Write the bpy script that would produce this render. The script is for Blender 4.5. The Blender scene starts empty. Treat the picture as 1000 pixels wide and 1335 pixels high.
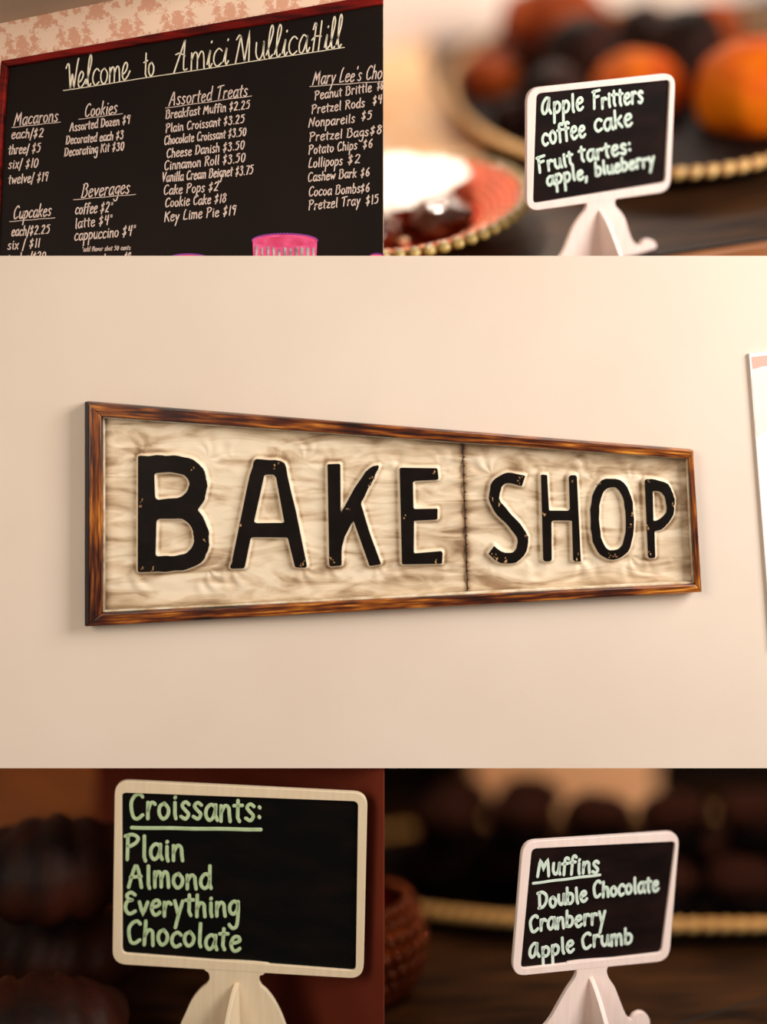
import bpy, bmesh, math, random
import numpy as np
from mathutils import Matrix, Vector, noise
random.seed(7)
scn = bpy.context.scene
C = scn.collection

# ------------------------------------------------------------------ camera, world, light, exposure
D = 1.5            # camera to the front wall, metres
ZC = 1.5           # height of the lens
cam_data = bpy.data.cameras.new('camera')
cam = bpy.data.objects.new('camera', cam_data); C.objects.link(cam)
cam.location = (0, -D, ZC); cam.rotation_euler = (math.radians(90), 0, 0)
cam_data.sensor_fit = 'HORIZONTAL'; cam_data.sensor_width = 36; cam_data.lens = 36 * D
cam_data.shift_y = -0.2675
cam_data.clip_start = 0.05; cam_data.clip_end = 50
cam_data.dof.use_dof = True
cam_data.dof.focus_distance = D + 0.012
cam_data.dof.aperture_fstop = 0.054 / 0.115
cam_data.dof.aperture_blades = 0
scn.camera = cam

world = bpy.data.worlds.new('world'); scn.world = world; world.use_nodes = True
bgn = world.node_tree.nodes['Background']
bgn.inputs[0].default_value = (1.0, 0.86, 0.72, 1); bgn.inputs[1].default_value = 0.20

scn.view_settings.view_transform = 'Standard'; scn.view_settings.look = 'None'
scn.view_settings.exposure = 0.0; scn.view_settings.gamma = 1.0
scn.view_settings.use_curve_mapping = False

def area(name, loc, target, size, power, col):
    l = bpy.data.lights.new(name, 'AREA'); l.shape = 'RECTANGLE'; l.size = size[0]; l.size_y = size[1]
    l.energy = power; l.color = col
    o = bpy.data.objects.new(name, l); C.objects.link(o); o.location = loc
    o.rotation_euler = (Vector(target) - Vector(loc)).to_track_quat('-Z', 'Y').to_euler()
    return o
def spot(name, loc, target, power, col, angle, blend=0.6, size=0.03):
    l = bpy.data.lights.new(name, 'SPOT'); l.energy = power; l.color = col
    l.spot_size = math.radians(angle); l.spot_blend = blend; l.shadow_soft_size = size
    o = bpy.data.objects.new(name, l); C.objects.link(o); o.location = loc
    o.rotation_euler = (Vector(target) - Vector(loc)).to_track_quat('-Z', 'Y').to_euler()
    return o
area('window_light', (1.75, -1.15, ZC + 0.75), (0.15, 0, ZC - 0.1), (1.1, 1.1), 66, (1.0, 0.94, 0.89))  # unseen soft key light, added from upper right for wall and signs
area('fill_lamp', (-1.2, -1.9, ZC + 0.5), (-0.1, 0, ZC - 0.1), (1.0, 1.0), 24, (1.0, 0.88, 0.75))
spot('case_lamp_upper', (-0.02, 0.42, ZC + 0.95), (0.02, 0.32, ZC + 0.2), 34, (1.0, 0.86, 0.70), 50)  # unseen spot added to brighten the dish and the white sheet
area('case_lamp_rear', (0.35, 0.95, ZC + 1.35), (0.3, 1.25, ZC + 0.75), (0.9, 0.3), 9, (1.0, 0.86, 0.74))  # unseen area light added to brighten the pale back wall
spot('case_lamp_lower_right', (0.55, 0.45, ZC - 0.1), (0.40, 0.75, ZC - 1.0), 26, (1.0, 0.72, 0.45), 95)  # unseen warm spot added over the muffin tray and shelf
spot('case_lamp_lower_left', (-0.75, 0.75, ZC - 0.2), (-0.85, 1.1, ZC - 1.05), 60, (1.0, 0.62, 0.36), 60)  # unseen warm spot added to brighten the back wall behind the croissants

# ------------------------------------------------------------------ helpers
def lin(c):
    c = c / 255.0
    return c / 12.92 if c <= 0.04045 else ((c + 0.055) / 1.055) ** 2.4
def rgb(r, g, b): return (lin(r), lin(g), lin(b), 1)

def mat(name, c1, c2=None, scale=10, rough=0.6, bump=0.0, stretch=(1, 1, 1), coat=0.0, lo=0.35, hi=0.65,
        detail=4, metallic=0.0, bscale=None, spec=0.5, bdist=0.01):
    m = bpy.data.materials.new(name); m.use_nodes = True
    nt = m.node_tree; b = nt.nodes['Principled BSDF']
    b.inputs['Roughness'].default_value = rough; b.inputs['Metallic'].default_value = metallic
    b.inputs['Coat Weight'].default_value = coat; b.inputs['Specular IOR Level'].default_value = spec
    tc = nt.nodes.new('ShaderNodeTexCoord'); mp = nt.nodes.new('ShaderNodeMapping')
    mp.inputs['Scale'].default_value = stretch
    nt.links.new(tc.outputs['Object'], mp.inputs['Vector'])
    n = nt.nodes.new('ShaderNodeTexNoise'); n.inputs['Scale'].default_value = scale; n.inputs['Detail'].default_value = detail
    nt.links.new(mp.outputs[0], n.inputs['Vector'])
    r = nt.nodes.new('ShaderNodeValToRGB')
    r.color_ramp.elements[0].position = lo; r.color_ramp.elements[1].position = hi
    r.color_ramp.elements[0].color = c1; r.color_ramp.elements[1].color = c2 or c1
    nt.links.new(n.outputs['Fac'], r.inputs[0]); nt.links.new(r.outputs[0], b.inputs['Base Color'])
    if bump:
        n2 = nt.nodes.new('ShaderNodeTexNoise'); n2.inputs['Scale'].default_value = bscale or scale * 3
        n2.inputs['Detail'].default_value = 5
        nt.links.new(mp.outputs[0], n2.inputs['Vector'])
        bp = nt.nodes.new('ShaderNodeBump'); bp.inputs['Strength'].default_value = bump; bp.inputs['Distance'].default_value = bdist
        nt.links.new(n2.outputs['Fac'], bp.inputs['Height']); nt.links.new(bp.outputs[0], b.inputs['Normal'])
    return m

M = {}
M['plaster'] = mat('cream_plaster', rgb(226, 208, 190), rgb(232, 215, 198), 3, 0.85, 0.06, bscale=120, bdist=0.002)
M['ceiling'] = mat('ceiling_paint', rgb(196, 172, 148), rgb(202, 180, 156), 3, 0.9)
M['wood_light'] = mat('pale_plywood', rgb(224, 202, 168), rgb(230, 210, 178), 30, 0.6, 0.1, (5, 0.6, 1), bscale=40, bdist=0.001)
M['wood_white'] = mat('whitewashed_plywood', rgb(240, 216, 206), rgb(245, 224, 215), 30, 0.55, 0.08, (5, 0.6, 1), bscale=40, bdist=0.001)
M['wood_edge'] = mat('plywood_edge', rgb(170, 120, 80), rgb(196, 150, 104), 40, 0.7)
M['slate'] = mat('small_chalk_surface', rgb(13, 6, 5), rgb(30, 15, 13), 14, 0.5, 0.05, (1, 2.5, 1), bscale=150, bdist=0.0005, spec=0.12)
M['slate_green'] = mat('small_chalk_surface_dark', rgb(6, 6, 5), rgb(22, 12, 9), 12, 0.5, 0.05, (1, 2.5, 1), lo=0.45, hi=0.8, bscale=150, bdist=0.0005, spec=0.1)
M['marker_mint'] = mat('mint_chalk_marker', rgb(198, 216, 200), rgb(222, 234, 220), 90, 0.7, lo=0.3, hi=0.7)
M['marker_green'] = mat('green_chalk_marker', rgb(168, 192, 142), rgb(196, 214, 170), 90, 0.7, lo=0.3, hi=0.7)
M['chalk'] = mat('white_chalk_marker', rgb(214, 186, 172), rgb(238, 214, 198), 120, 0.8, lo=0.3, hi=0.7)
M['chalk_title'] = mat('cream_chalk_marker', rgb(232, 214, 180), rgb(248, 238, 214), 120, 0.8, lo=0.3, hi=0.7)
M['blackboard'] = mat('blackboard', rgb(20, 11, 6), rgb(27, 16, 10), 7, 0.6, 0.0, (1, 0.6, 1), spec=0.12, lo=0.4, hi=0.75)
M['red_wood'] = mat('dark_red_wood', rgb(56, 5, 3), rgb(128, 16, 6), 50, 0.5, 0.1, (0.3, 2, 1), bdist=0.001, spec=0.15)
M['letter'] = mat('black_enamel', rgb(12, 6, 3), rgb(20, 11, 7), 40, 0.42, 0.15, bscale=120, bdist=0.001, spec=0.2)
M['chip_rust'] = mat('rust_patch', rgb(96, 52, 22), rgb(200, 160, 110), 260, 0.8, lo=0.4, hi=0.6)
M['lip'] = mat('worn_metal_lip', rgb(196, 170, 130), rgb(240, 226, 200), 60, 0.35, 0.1, bdist=0.001)
M['nail'] = mat('dark_nail', rgb(52, 34, 22), None, 30, 0.5)
M['shelf'] = mat('dark_shelf_wood', rgb(30, 16, 8), rgb(70, 42, 20), 6, 0.5, 0.05, (1, 5, 1), bdist=0.001, spec=0.15)
M['shelf_edge'] = mat('brown_shelf_edge', rgb(146, 92, 56), rgb(168, 108, 66), 20, 0.45, 0, (0.5, 6, 1))
M['black_edge'] = mat('black_gap', rgb(12, 9, 8), None, 10, 0.5)
M['pale_board'] = mat('pale_serving_cloth', rgb(232, 168, 104), rgb(248, 214, 172), 5, 0.6)
M['back_pale'] = mat('pale_case_back', rgb(226, 206, 192), rgb(238, 222, 210), 3, 0.8)
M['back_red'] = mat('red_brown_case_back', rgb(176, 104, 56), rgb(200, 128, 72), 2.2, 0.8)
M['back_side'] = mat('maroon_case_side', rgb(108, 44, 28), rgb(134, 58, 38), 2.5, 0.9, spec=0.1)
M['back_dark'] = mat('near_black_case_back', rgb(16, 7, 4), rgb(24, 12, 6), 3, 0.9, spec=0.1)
M['wicker'] = mat('golden_wicker', rgb(150, 84, 28), rgb(250, 206, 128), 60, 0.35)
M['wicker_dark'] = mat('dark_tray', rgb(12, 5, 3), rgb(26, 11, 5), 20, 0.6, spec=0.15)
M['glaze_orange'] = mat('orange_glazed_dough', rgb(196, 66, 2), rgb(238, 124, 8), 9, 0.6, 0.5, bscale=22, spec=0.15)
M['dough_brown'] = mat('browned_dough', rgb(110, 36, 4), rgb(200, 88, 12), 10, 0.6, 0.5, bscale=22, spec=0.15)
M['dough_dark'] = mat('chocolate_dough', rgb(16, 5, 1), rgb(54, 20, 5), 10, 0.6, 0.5, bscale=22, spec=0.15)
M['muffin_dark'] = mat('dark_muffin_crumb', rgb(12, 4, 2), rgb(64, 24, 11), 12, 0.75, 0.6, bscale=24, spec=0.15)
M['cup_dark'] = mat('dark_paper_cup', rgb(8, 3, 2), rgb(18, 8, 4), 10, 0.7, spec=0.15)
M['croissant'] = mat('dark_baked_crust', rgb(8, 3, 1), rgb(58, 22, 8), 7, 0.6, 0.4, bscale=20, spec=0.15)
M['choc_glaze'] = mat('shiny_chocolate', rgb(48, 20, 10), rgb(112, 50, 20), 12, 0.18, 0.5, coat=0.6, bscale=16)
M['cream'] = mat('cream_icing', rgb(236, 188, 140), rgb(248, 214, 176), 12, 0.35)
M['paper'] = mat('white_parchment', rgb(252, 240, 228), rgb(255, 248, 240), 6, 0.5)
M['amber_glass'] = mat('red_amber_glass', rgb(160, 20, 2), rgb(214, 66, 14), 30, 0.5, spec=0.2)
M['bead_glass'] = mat('olive_glass_bead', rgb(96, 76, 24), rgb(196, 166, 92), 26, 0.12, coat=0.8)
M['scale_glass'] = mat('pale_orange_glass_scale', rgb(236, 110, 50), rgb(255, 206, 160), 40, 0.3)
M['knob_glass'] = mat('dark_amber_knob', rgb(40, 10, 3), rgb(190, 84, 22), 30, 0.25, metallic=0.6)
M['box_paper'] = mat('peach_box_card', rgb(246, 184, 136), rgb(250, 200, 156), 4, 0.7)
M['pink'] = mat('pink_chalk', rgb(222, 66, 122), rgb(236, 92, 146), 80, 0.8)
M['pink_light'] = mat('bright_pink_chalk', rgb(232, 84, 130), rgb(206, 52, 96), 60, 0.8)
M['purple'] = mat('purple_chalk', rgb(150, 66, 160), None, 80, 0.8)
M['grey_chalk'] = mat('grey_chalk', rgb(120, 112, 106), rgb(190, 182, 172), 90, 0.8)
M['canvas'] = mat('white_print', rgb(252, 246, 242), rgb(255, 250, 248), 4, 0.6)
M['canvas_pink'] = mat('pale_pink_print', rgb(250, 222, 214), rgb(252, 232, 226), 6, 0.6)
M['canvas_rose'] = mat('rose_print', rgb(240, 178, 160), None, 6, 0.6)

def nd(nt, t, **k):
    n = nt.nodes.new(t)
    for a, v in k.items():
        if a == 'op': n.operation = v
        elif isinstance(a, str) and a.startswith('i'): n.inputs[int(a[1:])].default_value = v
    return n
def mth(nt, op, a, b=None, c=None):
    n = nt.nodes.new('ShaderNodeMath'); n.operation = op
    for i, v in enumerate((a, b, c)):
        if v is None: continue
        if isinstance(v, (int, float)): n.inputs[i].default_value = v
        else: nt.links.new(v, n.inputs[i])
    return n.outputs[0]

def wallpaper():
    m = bpy.data.materials.new('damask_wallpaper'); m.use_nodes = True
    nt = m.node_tree; b = nt.nodes['Principled BSDF']; b.inputs['Roughness'].default_value = 0.7
    tc = nd(nt, 'ShaderNodeTexCoord'); mp = nd(nt, 'ShaderNodeMapping')
    mp.inputs['Rotation'].default_value = (0, 0, math.radians(-9)); nt.links.new(tc.outputs['Object'], mp.inputs[0])
    sx = nd(nt, 'ShaderNodeSeparateXYZ'); nt.links.new(mp.outputs[0], sx.inputs[0])
    per_x, per_y = 0.070, 0.096
    row = mth(nt, 'FLOOR', mth(nt, 'DIVIDE', sx.outputs[1], per_y / 2))
    shift = mth(nt, 'MULTIPLY', mth(nt, 'MODULO', mth(nt, 'ABSOLUTE', row), 2.0), per_x / 2)
    ux = mth(nt, 'PINGPONG', mth(nt, 'ADD', mth(nt, 'ADD', sx.outputs[0], shift), 5 * per_x), per_x / 2)
    uy = mth(nt, 'SUBTRACT', sx.outputs[1], mth(nt, 'MULTIPLY', row, per_y / 2))
    cb = nd(nt, 'ShaderNodeCombineXYZ'); nt.links.new(ux, cb.inputs[0]); nt.links.new(uy, cb.inputs[1])
    n = nd(nt, 'ShaderNodeTexNoise'); n.inputs['Scale'].default_value = 78; n.inputs['Detail'].default_value = 4
    nt.links.new(cb.outputs[0], n.inputs['Vector'])
    dx = mth(nt, 'DIVIDE', ux, per_x / 2); dy = mth(nt, 'ABSOLUTE', mth(nt, 'SUBTRACT', mth(nt, 'DIVIDE', uy, per_y / 2), 0.5))
    body = mth(nt, 'SUBTRACT', 0.56, mth(nt, 'ADD', mth(nt, 'MULTIPLY', dx, 0.5), mth(nt, 'MULTIPLY', dy, 0.35)))
    f = mth(nt, 'ADD', body, mth(nt, 'MULTIPLY', mth(nt, 'SUBTRACT', n.outputs[0], 0.5), 2.1))
    n3 = nd(nt, 'ShaderNodeTexNoise'); n3.inputs['Scale'].default_value = 330; nt.links.new(tc.outputs['Object'], n3.inputs['Vector'])
    f = mth(nt, 'ADD', f, mth(nt, 'MULTIPLY', mth(nt, 'SUBTRACT', n3.outputs[0], 0.5), 0.9))
    r = nd(nt, 'ShaderNodeValToRGB'); r.color_ramp.elements[0].position = 0.18; r.color_ramp.elements[1].position = 0.34
    r.color_ramp.elements[0].color = rgb(254, 220, 190); r.color_ramp.elements[1].color = rgb(230, 170, 138)
    nt.links.new(f, r.inputs[0]); nt.links.new(r.outputs[0], b.inputs['Base Color'])
    return m
M['wallpaper'] = wallpaper()

def tin():
    m = bpy.data.materials.new('aged_tin'); m.use_nodes = True
    nt = m.node_tree; b = nt.nodes['Principled BSDF']; b.inputs['Roughness'].default_value = 0.42
    tc = nd(nt, 'ShaderNodeTexCoord')
    mp = nd(nt, 'ShaderNodeMapping'); mp.inputs['Scale'].default_value = (7, 26, 1); nt.links.new(tc.outputs['Object'], mp.inputs[0])
    n = nd(nt, 'ShaderNodeTexNoise'); n.inputs['Scale'].default_value = 1.6; n.inputs['Detail'].default_value = 8
    n.inputs['Distortion'].default_value = 1.2; nt.links.new(mp.outputs[0], n.inputs['Vector'])
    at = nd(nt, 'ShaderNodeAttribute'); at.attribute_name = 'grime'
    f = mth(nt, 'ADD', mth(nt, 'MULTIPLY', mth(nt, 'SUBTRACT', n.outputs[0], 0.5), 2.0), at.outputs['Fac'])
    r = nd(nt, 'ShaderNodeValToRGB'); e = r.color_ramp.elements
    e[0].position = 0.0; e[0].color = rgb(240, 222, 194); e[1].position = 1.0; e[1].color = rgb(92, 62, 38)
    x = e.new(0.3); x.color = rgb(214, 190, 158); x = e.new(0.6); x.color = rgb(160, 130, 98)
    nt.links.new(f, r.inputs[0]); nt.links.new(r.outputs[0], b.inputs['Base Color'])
    return m
M['tin'] = tin()

def burnt():
    m = bpy.data.materials.new('burnt_varnished_wood'); m.use_nodes = True
    nt = m.node_tree; b = nt.nodes['Principled BSDF']; b.inputs['Roughness'].default_value = 0.33
    tc = nd(nt, 'ShaderNodeTexCoord')
    sp = nd(nt, 'ShaderNodeAttribute'); sp.attribute_name = 'along'
    cb = nd(nt, 'ShaderNodeCombineXYZ')
    s2 = nd(nt, 'ShaderNodeSeparateXYZ'); nt.links.new(sp.outputs['Vector'], s2.inputs[0])
    nt.links.new(mth(nt, 'MULTIPLY', s2.outputs[0], 14.0), cb.inputs[0]); nt.links.new(mth(nt, 'MULTIPLY', s2.outputs[1], 260.0), cb.inputs[1])
    nt.links.new(s2.outputs[2], cb.inputs[2])
    n = nd(nt, 'ShaderNodeTexNoise'); n.inputs['Scale'].default_value = 1.5; n.inputs['Detail'].default_value = 6
    nt.links.new(cb.outputs[0], n.inputs['Vector'])
    n2 = nd(nt, 'ShaderNodeTexNoise'); n2.inputs['Scale'].default_value = 9; n2.inputs['Detail'].default_value = 3
    nt.links.new(tc.outputs['Object'], n2.inputs['Vector'])
    f = mth(nt, 'ADD', mth(nt, 'MULTIPLY', n.outputs[0], 0.62), mth(nt, 'MULTIPLY', n2.outputs[0], 0.5))
    r = nd(nt, 'ShaderNodeValToRGB'); e = r.color_ramp.elements
    e[0].position = 0.42; e[0].color = rgb(22, 6, 2); e[1].position = 0.72; e[1].color = rgb(226, 150, 56)
    x = e.new(0.52); x.color = rgb(78, 28, 8); x = e.new(0.62); x.color = rgb(150, 80, 20)
    nt.links.new(f, r.inputs[0]); nt.links.new(r.outputs[0], b.inputs['Base Color'])
    return m
M['burnt'] = burnt()
M['burnt_black'] = mat('charred_edge', rgb(22, 12, 9), rgb(40, 20, 12), 30, 0.5)

# objects ---------------------------------------------------------------------
def link(name, me, m, parent=None, label=None, kind=None):
    o = bpy.data.objects.new(name, me); C.objects.link(o)
    if m is not None and not me.materials: me.materials.append(m)
    if parent: o.parent = parent
    if label: o['label'] = label
    if kind: o['kind'] = kind
    return o
def thing(name, label, cat, matrix, group=None):
    o = bpy.data.objects.new(name, None); C.objects.link(o); o.empty_display_size = 0.02
    o.matrix_world = matrix; o['label'] = label; o['category'] = cat
    if group: o['group'] = group
    return o
def mesh(verts, faces, smooth=False):
    me = bpy.data.meshes.new('m'); me.from_pydata([tuple(v) for v in verts], [], faces); me.update()
    if smooth:
        for p in me.polygons: p.use_smooth = True
    return me
def bm_mesh(bm, smooth=False):
    me = bpy.data.meshes.new('m'); bmesh.ops.recalc_face_normals(bm, faces=bm.faces); bm.to_mesh(me); bm.free()
    if smooth:
        for p in me.polygons: p.use_smooth = True
    return me
def box_mesh(x0, x1, y0, y1, z0, z1, bev=0.0):
    bm = bmesh.new(); bmesh.ops.create_cube(bm, size=1)
    for v in bm.verts:
        v.co = Vector(((x0 + x1) / 2 + v.co.x * (x1 - x0), (y0 + y1) / 2 + v.co.y * (y1 - y0), (z0 + z1) / 2 + v.co.z * (z1 - z0)))
    if bev: bmesh.ops.bevel(bm, geom=bm.edges[:], offset=bev, segments=2, affect='EDGES')
    return bm_mesh(bm)
def struct(name, me, m, matrix=None, parent=None):
    o = link(name, me, m, parent, kind='structure')
    if matrix is not None: o.matrix_world = matrix
    return o
def shape(splines, thick, bevel=0.0, z0=0.0, res=2):
    """filled outline (holes by even-odd) with real thickness, from z0 to z0+thick"""
    cu = bpy.data.curves.new('c', 'CURVE'); cu.dimensions = '2D'; cu.fill_mode = 'BOTH'
    cu.extrude = max(thick / 2 - bevel, 1e-5); cu.bevel_depth = bevel; cu.bevel_resolution = res; cu.offset = -bevel
    for pts in splines:
        s = cu.splines.new('POLY'); s.points.add(len(pts) - 1); s.use_cyclic_u = True
        for i, p in enumerate(pts): s.points[i].co = (p[0], p[1], 0, 1)
    t = bpy.data.objects.new('t', cu); C.objects.link(t)
    dg = bpy.context.evaluated_depsgraph_get(); dg.update()
    me = bpy.data.meshes.new_from_object(t.evaluated_get(dg))
    bpy.data.objects.remove(t); bpy.data.curves.remove(cu)
    me.transform(Matrix.Translation((0, 0, z0 + thick / 2)))
    me.materials.clear()
    return me
def soften(pts, r, n=4, curvy=False):
    """round every corner of a closed outline by radius r"""
    out = []; k = len(pts)
    for i in range(k):
        p0, p, p1 = Vector(pts[i - 1]), Vector(pts[i]), Vector(pts[(i + 1) % k])
        a, b = p0 - p, p1 - p
        turn = math.degrees((-a).angle(b)) if a.length > 1e-9 and b.length > 1e-9 else 0
        rad = 1e9 if 2 < turn < 58 and k > 5 and curvy else r
        ra = min(rad, a.length * 0.45); rb = min(rad, b.length * 0.45)
        A, B = p + a.normalized() * ra, p + b.normalized() * rb
        for j in range(n + 1):
            t = j / n; out.append(tuple(A * (1 - t) ** 2 + p * 2 * t * (1 - t) + B * t ** 2))
    return out
def catmull(P, n=5, closed=False):
    P = [Vector(p) for p in P]; k = len(P)
    if k < 3: return P
    out = []
    rng = range(k if closed else k - 1)
    for i in rng:
        if closed: a, b, c, d = P[i - 1], P[i], P[(i + 1) % k], P[(i + 2) % k]
        else: a, b, c, d = P[max(i - 1, 0)], P[i], P[i + 1], P[min(i + 2, k - 1)]
        for j in range(n):
            t = j / n
            out.append(0.5 * ((2 * b) + (c - a) * t + (2 * a - 5 * b + 4 * c - d) * t * t + (3 * b - a - 3 * c + d) * t ** 3))
    if not closed: out.append(P[-1])
    return out

# wall frame: local x right, y up, z out of the wall towards the room
FACE = Matrix(((1, 0, 0, 0), (0, 0, -1, 0), (0, 1, 0, 0), (0, 0, 0, 1)))
class Wall:
    """measurements taken on an upright plane standing at depth y0 (photograph units: 1000 across)"""
    def __init__(s, y0): s.y0 = y0; s.k = (1 + y0 / D) / 1000; s.mx = Matrix.Translation((0, y0, ZC)) @ FACE
    def __call__(s, px, py): return ((px - 500) * s.k, (400 - py) * s.k)
    def many(s, pts): return [s(*p) for p in pts]

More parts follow.
